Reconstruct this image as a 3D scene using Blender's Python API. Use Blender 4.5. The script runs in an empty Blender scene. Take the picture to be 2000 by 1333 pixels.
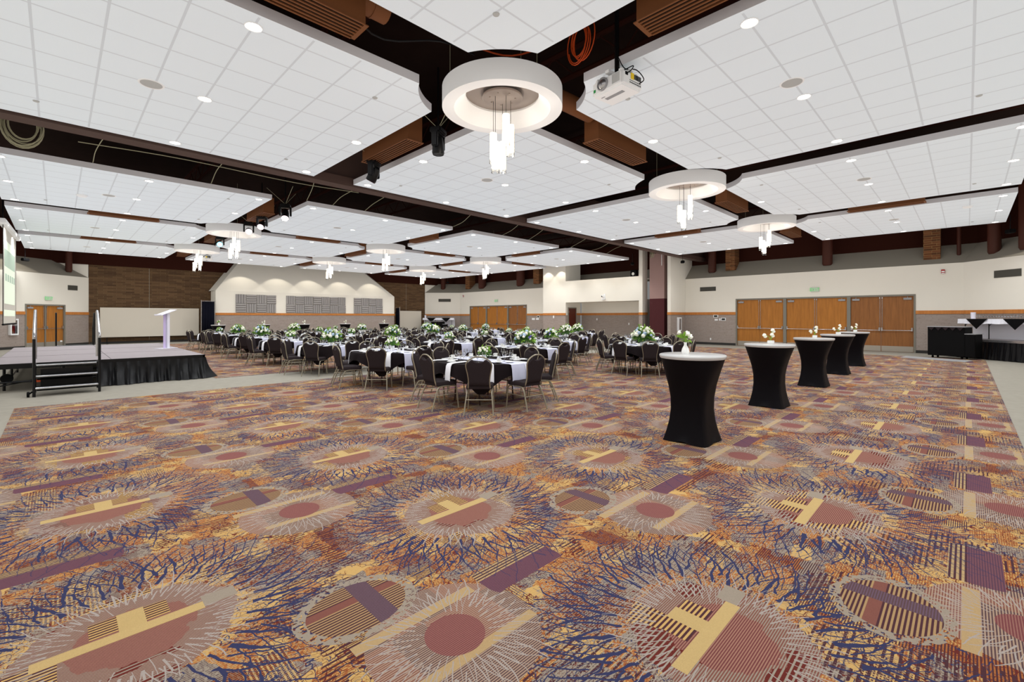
import bpy, bmesh, math, random
from mathutils import Vector, Matrix
random.seed(11)
PI = math.pi; Q = math.sqrt(.5)
sc = bpy.context.scene
C = bpy.data.collections.new('ballroom'); sc.collection.children.link(C)

# ------------------------------------------------------------------ materials
def s2l(c):
    return tuple((v/255/12.92 if v/255 <= .04045 else ((v/255+.055)/1.055)**2.4) for v in c)
def mat(name, rgb, rough=.6, metal=0., emit=None, es=0., alpha=None, trans=0., spec=.5, coat=0., bump=None, noise=None):
    m = bpy.data.materials.new(name); m.use_nodes = True
    nt = m.node_tree; b = nt.nodes['Principled BSDF']
    col = s2l(rgb)+(1,)
    b.inputs['Base Color'].default_value = col
    b.inputs['Roughness'].default_value = rough; b.inputs['Metallic'].default_value = metal
    b.inputs['Specular IOR Level'].default_value = spec
    b.inputs['Coat Weight'].default_value = coat
    b.inputs['Transmission Weight'].default_value = trans
    if emit: b.inputs['Emission Color'].default_value = s2l(emit)+(1,); b.inputs['Emission Strength'].default_value = es
    if noise or bump:
        tc = nt.nodes.new('ShaderNodeTexCoord'); n = nt.nodes.new('ShaderNodeTexNoise')
        n.inputs['Scale'].default_value = (noise or bump)[0]; n.inputs['Detail'].default_value = 4
        nt.links.new(tc.outputs['Object'], n.inputs['Vector'])
        if noise:
            r = nt.nodes.new('ShaderNodeMapRange'); r.inputs[3].default_value = 1-noise[1]; r.inputs[4].default_value = 1+noise[1]
            mx = nt.nodes.new('ShaderNodeVectorMath'); mx.operation = 'SCALE'; mx.inputs[0].default_value = col[:3]
            nt.links.new(n.outputs[0], r.inputs[0]); nt.links.new(r.outputs[0], mx.inputs['Scale']); nt.links.new(mx.outputs[0], b.inputs['Base Color'])
        if bump:
            bp = nt.nodes.new('ShaderNodeBump'); bp.inputs['Strength'].default_value = bump[1]; bp.inputs['Distance'].default_value = .01
            nt.links.new(n.outputs[0], bp.inputs['Height']); nt.links.new(bp.outputs[0], b.inputs['Normal'])
    return m

class NT:
    """tiny expression builder over a node tree"""
    def __init__(s, name, rough=.9, spec=.2):
        s.m = bpy.data.materials.new(name); s.m.use_nodes = True; s.t = s.m.node_tree; s.b = s.t.nodes['Principled BSDF']
        s.b.inputs['Roughness'].default_value = rough; s.b.inputs['Specular IOR Level'].default_value = spec
        s.tc = s.t.nodes.new('ShaderNodeTexCoord'); s.P = s.tc.outputs['Object']
        sp = s.t.nodes.new('ShaderNodeSeparateXYZ'); s.t.links.new(s.P, sp.inputs[0]); s.X, s.Y, s.Z = sp.outputs
    def put(s, inp, v):
        if hasattr(v, 'is_linked') or isinstance(v, bpy.types.NodeSocket): s.t.links.new(v, inp)
        else:
            try: inp.default_value = v
            except Exception: inp.default_value = tuple(v)+(1,)
    def f(s, op, a, b=0., c=0.):
        n = s.t.nodes.new('ShaderNodeMath'); n.operation = op
        s.put(n.inputs[0], a); s.put(n.inputs[1], b); s.put(n.inputs[2], c); return n.outputs[0]
    def add(s, a, b): return s.f('ADD', a, b)
    def sub(s, a, b): return s.f('SUBTRACT', a, b)
    def mul(s, a, b): return s.f('MULTIPLY', a, b)
    def div(s, a, b): return s.f('DIVIDE', a, b)
    def lt(s, a, b): return s.f('LESS_THAN', a, b)
    def gt(s, a, b): return s.f('GREATER_THAN', a, b)
    def mx(s, a, b): return s.f('MAXIMUM', a, b)
    def mn(s, a, b): return s.f('MINIMUM', a, b)
    def fr(s, a): return s.f('FRACT', a)
    def fl(s, a): return s.f('FLOOR', a)
    def ab(s, a): return s.f('ABSOLUTE', a)
    def vec(s, x, y, z=0.):
        n = s.t.nodes.new('ShaderNodeCombineXYZ'); s.put(n.inputs[0], x); s.put(n.inputs[1], y); s.put(n.inputs[2], z); return n.outputs[0]
    def noise(s, v, scale, detail=2., rough=.5):
        n = s.t.nodes.new('ShaderNodeTexNoise'); s.put(n.inputs['Vector'], v); n.inputs['Scale'].default_value = scale
        n.inputs['Detail'].default_value = detail; n.inputs['Roughness'].default_value = rough; return n.outputs[0]
    def white(s, v):
        n = s.t.nodes.new('ShaderNodeTexWhiteNoise'); n.noise_dimensions = '2D'; s.put(n.inputs['Vector'], v); return n.outputs['Value']
    def edge(s, v, scale):
        n = s.t.nodes.new('ShaderNodeTexVoronoi'); n.voronoi_dimensions = '2D'; n.feature = 'DISTANCE_TO_EDGE'
        s.put(n.inputs['Vector'], v); n.inputs['Scale'].default_value = scale; return n.outputs['Distance']
    def mix(s, f, a, b):
        n = s.t.nodes.new('ShaderNodeMix'); n.data_type = 'RGBA'; s.put(n.inputs[0], f)
        for i, v in ((6, a), (7, b)):
            if isinstance(v, tuple): n.inputs[i].default_value = v+(1,)
            else: s.t.links.new(v, n.inputs[i])
        return n.outputs[2]
    def stripe(s, c, period, duty): return s.lt(s.fr(s.div(c, period)), duty)
    def done(s, col, bump=None, dist=.01, strength=.5):
        s.t.links.new(col, s.b.inputs['Base Color'])
        if bump is not None:
            bp = s.t.nodes.new('ShaderNodeBump'); bp.inputs['Strength'].default_value = strength; bp.inputs['Distance'].default_value = dist
            s.t.links.new(bump, bp.inputs['Height']); s.t.links.new(bp.outputs[0], s.b.inputs['Normal'])
        return s.m

def carpet_material():
    n = NT('patterned_carpet', .95, .1)
    NAVY = s2l((60, 62, 96)); MAR = s2l((112, 48, 42)); GOLD = s2l((212, 172, 108)); ORG = s2l((176, 108, 62)); GREY = s2l((164, 150, 134))
    ROSE = s2l((136, 86, 76)); PLUM = s2l((98, 74, 76)); TAN = s2l((190, 160, 116)); DK = s2l((84, 52, 58)); WHT = s2l((178, 166, 158)); RED = s2l((122, 66, 66))
    X, Y = n.X, n.Y
    wn = n.noise(n.P, 3.2, 3.); wn2 = n.noise(n.P, 9., 2.); fine = n.noise(n.P, 85., 2.); big = n.noise(n.P, 1.3, 2.)
    WX = n.add(X, n.mul(n.sub(wn, .5), .5)); WY = n.add(Y, n.mul(n.sub(wn2, .5), .22))
    b1 = n.white(n.vec(n.fl(n.div(WX, .21)), n.fl(n.div(WY, .12))))
    b2 = n.white(n.vec(n.fl(n.div(X, .19)), n.fl(n.div(Y, .33))))
    hatch = n.stripe(Y, .012, .5); hatch2 = n.stripe(Y, .020, .5); cross = n.stripe(X, .018, .45)
    speck = n.gt(fine, .47)
    orange = n.mix(n.mul(speck, hatch), ORG, GOLD)
    grey = n.mix(n.mul(n.gt(fine, .47), hatch), GREY, PLUM)
    base = n.mix(n.gt(b1, .30), GOLD, orange)
    base = n.mix(n.gt(b1, .76), base, grey)
    base = n.mix(n.mul(n.gt(b2, .74), hatch), base, DK)
    base = n.mix(n.mul(n.gt(b2, .93), cross), base, GOLD)
    # crackle of thin dark twigs
    VW = n.vec(n.add(X, n.mul(n.sub(wn2, .5), .25)), n.add(Y, n.mul(n.sub(wn, .5), .35)))
    e1 = n.edge(VW, 15.); e2 = n.edge(VW, 34.)
    tw = n.lt(e1, n.add(.0, n.mul(wn2, .085)))
    tw2 = n.mul(n.lt(e2, .05), n.gt(wn, .42))
    base = n.mix(n.mul(tw2, .8), base, MAR)
    base = n.mix(n.mul(tw, n.gt(wn, .40)), base, n.mix(n.gt(wn2, .5), NAVY, MAR))
    base = n.mix(n.mul(n.gt(big, .53), n.mul(n.gt(n.stripe(Y, .030, .4), .5), n.gt(wn2, .46))), base, DK)
    PIT = 2.05
    def cell(cx, cy):
        u = n.mul(n.sub(n.fr(n.add(n.div(n.sub(X, cx), PIT), .5)), .5), PIT)
        v = n.mul(n.sub(n.fr(n.add(n.div(n.sub(Y, cy), PIT), .5)), .5), PIT)
        return u, v, n.f('SQRT', n.add(n.mul(u, u), n.mul(v, v))), n.f('ARCTAN2', v, u)
    def rays(r, th, N, r0, r1, w0, w1, wob, seed, jit=.25, sh=0.):
        """thin tapering branches running outwards from r0 to about r1"""
        t = n.add(n.add(n.mul(th, N/(2*PI)), n.mul(n.sub(r, r0), sh)), n.mul(n.sub(n.noise(n.vec(X, Y, seed), 5.5, 2.5, .6), .5), wob))
        idx = n.fl(t); d = n.mul(n.ab(n.sub(n.fr(t), .5)), n.mul(r, 2*PI/N))
        rnd = n.white(n.vec(idx, seed)); rnd2 = n.white(n.vec(idx, seed+7.))
        k = n.div(n.sub(r, r0), r1-r0)
        w = n.mul(n.add(w0, n.mul(k, w1-w0)), n.add(.35, n.mul(rnd2, 1.1)))
        m = n.mul(n.lt(d, w), n.mul(n.gt(r, n.add(r0, n.mul(rnd2, .10))), n.lt(r, n.sub(r1, n.mul(rnd, jit)))))
        return m
    def box(u, v, u0, u1, v0, v1):
        return n.mul(n.mul(n.gt(u, u0), n.lt(u, u1)), n.mul(n.gt(v, v0), n.lt(v, v1)))
    u, v, r, th = cell(.27, .87)
    # soft pale disc with striped ground behind the branches
    col = base
    col = n.mix(n.mul(n.lt(r, .96), n.mul(n.gt(fine, .52), n.mx(n.mul(hatch2, n.gt(v, -.1)), n.mul(cross, .4)))), col, GREY)
    # big navy trees
    tr = n.mx(rays(r, th, 38, .43, .80, .012, .005, .8, 1., .10), rays(r, th, 38, .50, .98, .0075, .004, .9, 2., .2, 4.))
    tr = n.mx(tr, rays(r, th, 38, .50, .98, .0075, .004, .9, 3., .2, -4.))
    tr = n.mx(tr, n.mx(rays(r, th, 84, .62, 1.10, .0042, .0026, 1.2, 4., .25, 7.), rays(r, th, 84, .62, 1.10, .0042, .0026, 1.2, 5., .25, -6.)))
    col = n.mix(tr, col, NAVY)
    # striped core
    rs = n.mx(n.ab(n.mul(u, .9)), n.mul(r, .93))
    core = n.lt(r, n.add(.43, n.mul(n.sub(wn2, .5), .1)))
    cstr = n.mix(n.stripe(Y, .011, .55), GREY, ROSE)
    cstr = n.mix(n.gt(b2, .66), cstr, n.mix(n.stripe(Y, .024, .5), GOLD, DK))
    cstr = n.mix(n.gt(b1, .84), cstr, n.mix(n.stripe(Y, .024, .35), MAR, GREY))
    col = n.mix(core, col, cstr)
    inner = n.lt(r, n.add(.25, n.mul(n.sub(wn2, .5), .12)))
    col = n.mix(inner, col, n.mix(n.stripe(Y, .011, .5), s2l((170, 126, 108)), RED))
    wt = n.mx(rays(r, th, 54, .25, .50, .005, .003, .6, 4., .12), n.mx(rays(r, th, 54, .30, .62, .0035, .0022, .7, 5., .2, 5.), rays(r, th, 54, .30, .62, .0035, .0022, .7, 6., .2, -5.)))
    col = n.mix(wt, col, WHT)
    col = n.mix(box(u, v, -.16, .16, .09, .24), col, n.mix(n.stripe(Y, .024, .5), GOLD, DK))
    col = n.mix(box(u, v, -.05, .06, .07, .25), col, s2l((204, 174, 118)))
    col = n.mix(box(u, v, -.36, .30, .0, .075), col, s2l((206, 176, 120)))
    col = n.mix(box(u, v, .30, .46, .02, .13), col, GREY)
    # small medallion
    u, v, r, th = cell(1.40, 1.80)
    cl = n.lt(r, .43)
    col = n.mix(cl, col, n.mix(n.stripe(Y, .012, .5), s2l((180, 152, 130)), n.mix(n.gt(b2, .5), ROSE, PLUM)))
    col = n.mix(box(u, v, -.42, .30, .20, .27), col, TAN)
    col = n.mix(box(u, v, -.30, .40, -.19, -.13), col, TAN)
    wt = n.mx(rays(r, th, 40, .14, .40, .0042, .003, .6, 8., .08), n.mx(rays(r, th, 40, .20, .52, .0032, .0022, .7, 9., .15, 6.), rays(r, th, 40, .20, .52, .0032, .0022, .7, 10., .15, -6.)))
    col = n.mix(wt, col, WHT)
    col = n.mix(n.lt(r, .15), col, n.mix(n.stripe(Y, .011, .55), s2l((158, 110, 100)), s2l((126, 70, 72))))
    # striped oval
    u, v, r, th = cell(1.16, .30)
    ro = n.f('SQRT', n.add(n.mul(u, u), n.mul(n.mul(v, v), 1.5)))
    col = n.mix(n.mul(n.lt(ro, .33), n.gt(n.noise(n.P, 40., 1.), .45)), col, GREY)
    ov = n.lt(ro, .265)
    oc = n.mix(n.stripe(Y, .020, .5), s2l((180, 146, 104)), DK)
    oc = n.mix(n.mul(n.gt(v, .03), n.lt(v, .09)), oc, ROSE)
    oc = n.mix(n.mul(n.gt(u, .02), n.lt(u, .14)), oc, n.mix(n.stripe(Y, .012, .5), s2l((112, 88, 104)), PLUM))
    col = n.mix(ov, col, oc)
    # plum blocks
    u, v, r, th = cell(2.07, 2.02)
    pb = n.mul(box(u, v, -.30, .30, -.13, .12), n.lt(r, .31))
    pc = n.mix(n.stripe(Y, .012, .55), s2l((128, 84, 92)), s2l((98, 68, 84)))
    pc = n.mix(n.gt(v, .03), pc, n.mix(n.stripe(Y, .024, .45), TAN, DK))
    col = n.mix(n.mul(pb, n.sub(1., n.mul(tr, .7))), col, pc)
    pile = n.noise(n.P, 260., 1.)
    sc_ = n.t.nodes.new('ShaderNodeVectorMath'); sc_.operation = 'SCALE'; n.t.links.new(col, sc_.inputs[0])
    n.t.links.new(n.add(.54, n.mul(pile, .24)), sc_.inputs['Scale'])
    return n.done(sc_.outputs[0], pile, .004, .4)

def tile_material():
    n = NT('ceiling_tile', .9, .15)
    gx = n.ab(n.sub(n.fr(n.div(n.X, .61)), .5)); gy = n.ab(n.sub(n.fr(n.div(n.Y, .61)), .5))
    m = n.mx(gx, gy); line = n.gt(m, .478)
    side = n.mx(n.gt(n.ab(n.X), 2.7), n.gt(n.ab(n.Y), 2.7))
    f = n.mul(line, n.sub(1., side))
    grain = n.noise(n.P, 90., 2.)
    c = n.mix(n.mul(grain, .5), s2l((230, 238, 244)), s2l((220, 228, 234)))
    c = n.mix(f, c, s2l((208, 214, 220)))
    return n.done(c, n.sub(1., f), .012, .5)

def brick_material(name='long_brick', axis='x', c1=(102, 78, 56), c2=(78, 58, 42), mortar=(112, 94, 70)):
    n = NT(name, .85, .2)
    b = n.t.nodes.new('ShaderNodeTexBrick')
    n.put(b.inputs['Vector'], n.vec(n.X if axis == 'x' else n.Y, n.Z, 0.))
    b.inputs['Color1'].default_value = s2l(c1)+(1,); b.inputs['Color2'].default_value = s2l(c2)+(1,); b.inputs['Mortar'].default_value = s2l(mortar)+(1,)
    b.inputs['Scale'].default_value = 1.; b.inputs['Brick Width'].default_value = .42; b.inputs['Row Height'].default_value = .098
    b.inputs['Mortar Size'].default_value = .007; b.inputs['Bias'].default_value = -.1; b.offset = .37
    w = n.white(n.vec(n.fl(n.div(n.X if axis == 'x' else n.Y, .84)), n.fl(n.div(n.Z, .098))))
    c = n.mix(n.mul(n.gt(w, .72), .5), b.outputs['Color'], s2l((70, 52, 40)))
    return n.done(c, n.sub(1., b.outputs['Fac']), .01, .4)

def wood_material(name, c1, c2, scale=1.):
    n = NT(name, .4, .4)
    v = n.vec(n.mul(n.X, 9.*scale), n.mul(n.Y, 9.*scale), n.mul(n.Z, .7*scale))
    a = n.noise(v, 1.6, 5., .6); g = n.noise(n.vec(n.mul(n.X, 60.), n.mul(n.Y, 60.), n.mul(n.Z, 2.)), 1., 3.)
    k = n.f('MULTIPLY_ADD', a, 1.5, -.35); k = n.add(k, n.mul(n.sub(g, .5), .5))
    return n.done(n.mix(n.mn(n.mx(k, 0.), 1.), s2l(c1), s2l(c2)))

def stone_material():
    n = NT('stone_wainscot', .75, .25)
    a = n.noise(n.vec(n.mul(n.X, 2.2), n.mul(n.Y, 2.2), n.mul(n.Z, 9.)), 1.2, 6., .65); b = n.noise(n.P, 14., 4.)
    c = n.mix(a, s2l((168, 158, 150)), s2l((140, 124, 116))); c = n.mix(n.mul(n.gt(b, .60), .35), c, s2l((118, 104, 98)))
    return n.done(c)

def grey_carpet_material():
    n = NT('grey_border_carpet', .95, .1)
    a = n.noise(n.P, 6., 4.); b = n.noise(n.P, 220., 1.)
    c = n.mix(a, s2l((158, 153, 141)), s2l((136, 131, 121))); c = n.mix(n.mul(b, .4), c, s2l((118, 114, 106)))
    return n.done(c, b, .003, .4)

def glass_material():
    m = bpy.data.materials.new('clear_glass'); m.use_nodes = True; t = m.node_tree; t.nodes.remove(t.nodes['Principled BSDF'])
    o = t.nodes['Material Output']; a = t.nodes.new('ShaderNodeBsdfTransparent'); g = t.nodes.new('ShaderNodeBsdfGlossy')
    g.inputs['Roughness'].default_value = .03; mx = t.nodes.new('ShaderNodeMixShader'); l = t.nodes.new('ShaderNodeLayerWeight')
    l.inputs['Blend'].default_value = .6; a.inputs['Color'].default_value = (.93, .94, .95, 1)
    t.links.new(l.outputs['Facing'], mx.inputs[0]); t.links.new(a.outputs[0], mx.inputs[1]); t.links.new(g.outputs[0], mx.inputs[2])
    t.links.new(mx.outputs[0], o.inputs[0]); return m

M = {}
M['carpet'] = carpet_material(); M['tile'] = tile_material(); M['brick'] = brick_material()
M['brick_pier'] = brick_material('brick_pier', 'y', (118, 76, 52), (96, 60, 40), (150, 122, 80))
M['oak'] = wood_material('oak_door', (184, 120, 52), (134, 84, 36)); M['oak_dark'] = wood_material('oak_door_dark', (156, 102, 56), (110, 70, 38))
M['redwood'] = wood_material('red_door', (96, 38, 22), (66, 24, 14)); M['trimwood'] = wood_material('trim_wood', (200, 132, 68), (168, 100, 46))
M['stone'] = stone_material(); M['grey_carpet'] = grey_carpet_material(); M['glass'] = glass_material()
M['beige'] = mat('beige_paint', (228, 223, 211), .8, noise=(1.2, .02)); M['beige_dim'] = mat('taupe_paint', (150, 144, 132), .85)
M['brown'] = mat('brown_fascia', (50, 24, 18), .85, spec=.12); M['deck'] = mat('roof_deck', (34, 22, 18), .95, spec=.12, noise=(3, .3))
M['duct'] = mat('brown_duct', (112, 68, 38), .6); M['ductdark'] = mat('duct_inside', (26, 14, 8), .9)
M['pipebrown'] = mat('maroon_column', (66, 32, 24), .5); M['maroon'] = mat('maroon_panel', (70, 26, 30), .8); M['mauve'] = mat('mauve_panel', (152, 124, 118), .9)
M['black'] = mat('black_matte', (12, 12, 13), .7, spec=.12); M['blackmetal'] = mat('black_metal', (20, 20, 22), .35, .4); M['baseboard'] = mat('charcoal_baseboard', (48, 46, 44), .7)
M['frame_grey'] = mat('grey_door_frame', (124, 120, 110), .45); M['chrome'] = mat('brushed_steel', (205, 205, 208), .25, .9); M['steel'] = mat('kick_plate', (198, 192, 182), .3, .75)
M['white'] = mat('white_paint', (236, 236, 236), .7); M['ring'] = mat('ring_white', (238, 238, 238), .8); M['cloud_edge'] = mat('cloud_edge', (205, 203, 206), .7)
M['canopy'] = mat('pewter_canopy', (160, 148, 140), .35, .55)
M['lens'] = mat('downlight_lens', (255, 255, 255), .5, emit=(255, 253, 248), es=6.)
M['cyl'] = mat('frosted_glow_glass', (250, 245, 235), .4, emit=(255, 236, 206), es=4.5)
M['screen'] = mat('screen_fabric', (200, 194, 184), .9); M['slide'] = mat('projected_slide', (200, 205, 190), .9, emit=(226, 240, 214), es=.45); M['slide2'] = mat('projected_slide_photo', (150, 165, 150), .9, emit=(180, 200, 180), es=.4)
M['cloth_black'] = mat('black_tablecloth', (28, 22, 24), .85, spec=.12, bump=(30, .3)); M['napkin'] = mat('white_napkin', (240, 240, 246), .8); M['runner'] = mat('lavender_runner', (206, 208, 230), .6)
M['uph'] = mat('charcoal_upholstery', (44, 37, 39), .85, spec=.12, noise=(60, .15)); M['champagne'] = mat('champagne_metal', (158, 150, 132), .34, .6); M['glide'] = mat('clear_glide', (190, 190, 190), .3)
M['porcelain'] = mat('porcelain', (242, 242, 240), .2, coat=.5); M['silver'] = mat('cutlery_silver', (210, 210, 212), .2, .95)
M['ply'] = mat('plywood_top', (120, 84, 56), .6); M['tleg'] = mat('dark_table_leg', (52, 30, 24), .5, .3)
M['spandex'] = mat('black_spandex', (9, 7, 11), .55, spec=.12); M['stonetop'] = mat('pale_marble_top', (190, 190, 190), .25, noise=(5, .08), coat=.3)
M['leaf'] = mat('leaf_green', (120, 160, 50), .6, noise=(20, .4)); M['leafd'] = mat('dark_leaf_green', (60, 104, 32), .6, noise=(20, .4)); M['bloom'] = mat('white_bloom', (240, 238, 222), .8); M['bluebloom'] = mat('pale_blue_bloom', (176, 196, 222), .8); M['violet'] = mat('violet_bloom', (92, 84, 160), .8)
M['stage'] = mat('stage_carpet', (140, 132, 134), .95, noise=(3, .06)); M['skirt'] = mat('black_satin_skirt', (10, 10, 13), .4, spec=.35)
M['board'] = mat('cream_board', (206, 198, 184), .8); M['velvet'] = mat('black_drape', (12, 13, 24), .8, spec=.12); M['acrylic'] = mat('white_acrylic', (226, 224, 236), .3); M['purple'] = mat('lavender_edge', (196, 180, 222), .4)
M['foam'] = mat('grey_foam', (150, 146, 144), .9); M['red'] = mat('red_enamel', (168, 20, 26), .35); M['exit'] = mat('exit_panel', (196, 206, 190), .6); M['exitg'] = mat('exit_letters', (110, 200, 120), .5, emit=(90, 210, 110), es=.35)
M['vent'] = mat('vent_grey', (78, 76, 70), .6); M['wire'] = mat('pale_cable', (150, 146, 120), .6); M['orangewire'] = mat('orange_cable', (186, 70, 26), .6); M['yellow'] = mat('yellow_sticker', (236, 200, 20), .6); M['speaker'] = mat('grey_grille', (176, 176, 174), .8)
M['tracklight_pink'] = mat('pink_beam_lens', (255, 220, 225), .4, emit=(255, 214, 220), es=7.); M['tracklight_blue'] = mat('cyan_beam_lens', (120, 220, 255), .4, emit=(90, 210, 255), es=9.)
M['white_cloth'] = mat('white_table_linen', (232, 232, 240), .75); M['screenlcd'] = mat('dark_display', (22, 26, 24), .2); M['green'] = mat('green_sticker', (30, 150, 70), .5); M['beam'] = mat('track_beam', (74, 56, 50), .7); M['greyplast'] = mat('grey_plastic', (150, 150, 152), .5)
for k in ('lens', 'cyl', 'slide', 'slide2', 'exitg', 'tracklight_pink', 'tracklight_blue'):
    M[k].cycles.emission_sampling = 'NONE'

# ------------------------------------------------------------------ mesh helpers
def xf(loc=(0, 0, 0), rz=0., rx=0., ry=0.):
    return Matrix.Translation(loc) @ Matrix.Rotation(rz, 4, 'Z') @ Matrix.Rotation(ry, 4, 'Y') @ Matrix.Rotation(rx, 4, 'X')
def box(bm, x0, x1, y0, y1, z0, z1, T=None, mi=0, bev=0.):
    r = bmesh.ops.create_cube(bm, size=1.)
    vs = r['verts']
    for v in vs: v.co = Vector((x0+(v.co.x+.5)*(x1-x0), y0+(v.co.y+.5)*(y1-y0), z0+(v.co.z+.5)*(z1-z0)))
    fs = set(f for v in vs for f in v.link_faces)
    if bev:
        g = bmesh.ops.bevel(bm, geom=list(set(e for v in vs for e in v.link_edges)), offset=bev, segments=2, affect='EDGES')
        fs = set(g['faces']) | set(f for f in fs if f.is_valid); vs = list(set(v for f in fs for v in f.verts))
    for f in fs: f.material_index = mi
    if T: bmesh.ops.transform(bm, matrix=T, verts=list(vs))
def lathe(bm, prof, seg=24, T=None, mi=0, smooth=True, cap=True):
    rings = []
    for r, z in prof:
        if r < 1e-5: rings.append([bm.verts.new((0, 0, z))])
        else: rings.append([bm.verts.new((r*math.cos(2*PI*i/seg), r*math.sin(2*PI*i/seg), z)) for i in range(seg)])
    vs = [v for R in rings for v in R]
    for A, B in zip(rings, rings[1:]):
        for i in range(seg):
            j = (i+1) % seg
            if len(A) == 1 and len(B) == 1: continue
            if len(A) == 1: f = bm.faces.new((A[0], B[i], B[j]))
            elif len(B) == 1: f = bm.faces.new((A[i], A[j], B[0]))
            else: f = bm.faces.new((A[i], A[j], B[j], B[i]))
            f.smooth = smooth; f.material_index = mi
    if T: bmesh.ops.transform(bm, matrix=T, verts=vs)
def tube(bm, pts, r, seg=8, mi=0, smooth=True, closed=False):
    pts = [Vector(p) for p in pts]; n = len(pts); rings = []; up = Vector((0, 0, 1)); N = None
    for i, p in enumerate(pts):
        if closed: t = pts[(i+1) % n]-pts[i-1]
        else: t = pts[min(i+1, n-1)]-pts[max(i-1, 0)]
        t.normalize()
        if N is None:
            N = t.cross(up);
            if N.length < .05: N = t.cross(Vector((1, 0, 0)))
        N = (N-t*N.dot(t)).normalized(); B = t.cross(N)
        rr = r[i] if isinstance(r, (list, tuple)) else r
        rings.append([bm.verts.new(p+(N*math.cos(2*PI*k/seg)+B*math.sin(2*PI*k/seg))*rr) for k in range(seg)])
    pairs = list(zip(rings, rings[1:]))
    if closed: pairs.append((rings[-1], rings[0]))
    for A, Bq in pairs:
        for k in range(seg):
            f = bm.faces.new((A[k], A[(k+1) % seg], Bq[(k+1) % seg], Bq[k])); f.smooth = smooth; f.material_index = mi
    if not closed:
        for R in (rings[0][::-1], rings[-1]): bm.faces.new(R).material_index = mi
def smoothpath(pts, k=4):
    """Catmull-Rom through pts"""
    P = [Vector(p) for p in pts]; P = [P[0]*2-P[1]]+P+[P[-1]*2-P[-2]]; out = []
    for i in range(1, len(P)-2):
        for j in range(k):
            t = j/k; a, b, c, d = P[i-1], P[i], P[i+1], P[i+2]
            out.append(.5*((2*b)+(c-a)*t+(2*a-5*b+4*c-d)*t*t+(3*b-a-3*c+d)*t**3))
    out.append(P[-2]); return out
def prism(bm, poly, z0, z1, T=None, mi=0, mi_side=None):
    a = [bm.verts.new((x, y, z0)) for x, y in poly]; b = [bm.verts.new((x, y, z1)) for x, y in poly]
    bm.faces.new(a[::-1]).material_index = mi; bm.faces.new(b).material_index = mi
    for i in range(len(poly)):
        j = (i+1) % len(poly); bm.faces.new((a[i], a[j], b[j], b[i])).material_index = mi if mi_side is None else mi_side
    if T: bmesh.ops.transform(bm, matrix=T, verts=a+b)
def quad(bm, a, b, c, d, mi=0):
    f = bm.faces.new([bm.verts.new(p) for p in (a, b, c, d)]); f.material_index = mi; return f
def mesh(name, bm, ms):
    bmesh.ops.recalc_face_normals(bm, faces=bm.faces[:])
    me = bpy.data.meshes.new(name); bm.to_mesh(me); bm.free(); me.set_sharp_from_angle(angle=math.radians(38))
    for m in (ms if isinstance(ms, (list, tuple)) else [ms]): me.materials.append(M[m] if isinstance(m, str) else m)
    return me
def obj(name, bm, ms, parent=None, loc=None, rz=0.):
    o = bpy.data.objects.new(name, mesh(name, bm, ms)); C.objects.link(o)
    if parent: o.parent = parent
    if loc: o.location = loc
    o.rotation_euler.z = rz
    return o
def tag(o, label=None, cat=None, group=None, kind=None):
    if label: o['label'] = label
    if cat: o['category'] = cat
    if group: o['group'] = group
    if kind: o['kind'] = kind
    return o
def thing(name, label, cat, loc=(0, 0, 0), rz=0., group=None):
    o = bpy.data.objects.new(name, None); C.objects.link(o); o.location = loc; o.rotation_euler.z = rz; o.empty_display_size = .1
    return tag(o, label, cat, group)
def struct(name, bm, ms, parent=None, loc=None, rz=0.):
    o = obj(name, bm, ms, parent, loc, rz)
    if not parent: o['kind'] = 'structure'
    return o
def dup(root, loc, rz=0., label=None, group=None, scale=None):
    r = root.copy(); C.objects.link(r); r.location = loc; r.rotation_euler.z = rz
    if scale: r.scale = (scale,)*3
    if label: r['label'] = label
    if group: r['group'] = group
    for ch in root.children:
        c = ch.copy(); C.objects.link(c); c.parent = r
        for g in ch.children:
            d = g.copy(); C.objects.link(d); d.parent = c
    return r
B = bmesh.new
ORD = ['first', 'second', 'third', 'fourth', 'fifth', 'sixth', 'seventh', 'eighth', 'ninth', 'tenth']

# ------------------------------------------------------------------ camera
cam = bpy.data.cameras.new('camera'); co = bpy.data.objects.new('camera', cam); sc.collection.objects.link(co); sc.camera = co
co.location = (0, 0, 1.58); co.rotation_euler = (PI/2, 0, -PI/4)
cam.sensor_width = 36.; cam.lens = 16.; cam.shift_y = -(666.5-620)/2000.; cam.clip_end = 200
H = 1.58
def at(px, py, z):                      # a pixel of the photograph on a horizontal plane (design-time measuring)
    d = 888.9*(H-z)/(py-620); r = (px-1000)/888.9*d
    return (d+r)*Q, (d-r)*Q

# ------------------------------------------------------------------ floor
bm = B(); box(bm, -6, 29, -7, 37, -.12, 0); struct('floor', bm, 'grey_carpet')
bm = B(); prism(bm, [(-.52, -.48), (24.3, -.48), (24.3, 11.62), (-.52, 11.62)], 0., .006)
tag(obj('patterned_carpet', bm, 'carpet'), 'patterned carpet field in front of the stage, running to the right-hand doors', 'carpet')
bm = B(); prism(bm, [(2.9, 13.72), (24.3, 13.72), (24.3, 33.2), (2.9, 33.2)], 0., .006)
tag(obj('patterned_carpet', bm, 'carpet'), 'patterned carpet field under the dining tables beyond the grey strip', 'carpet')

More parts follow.
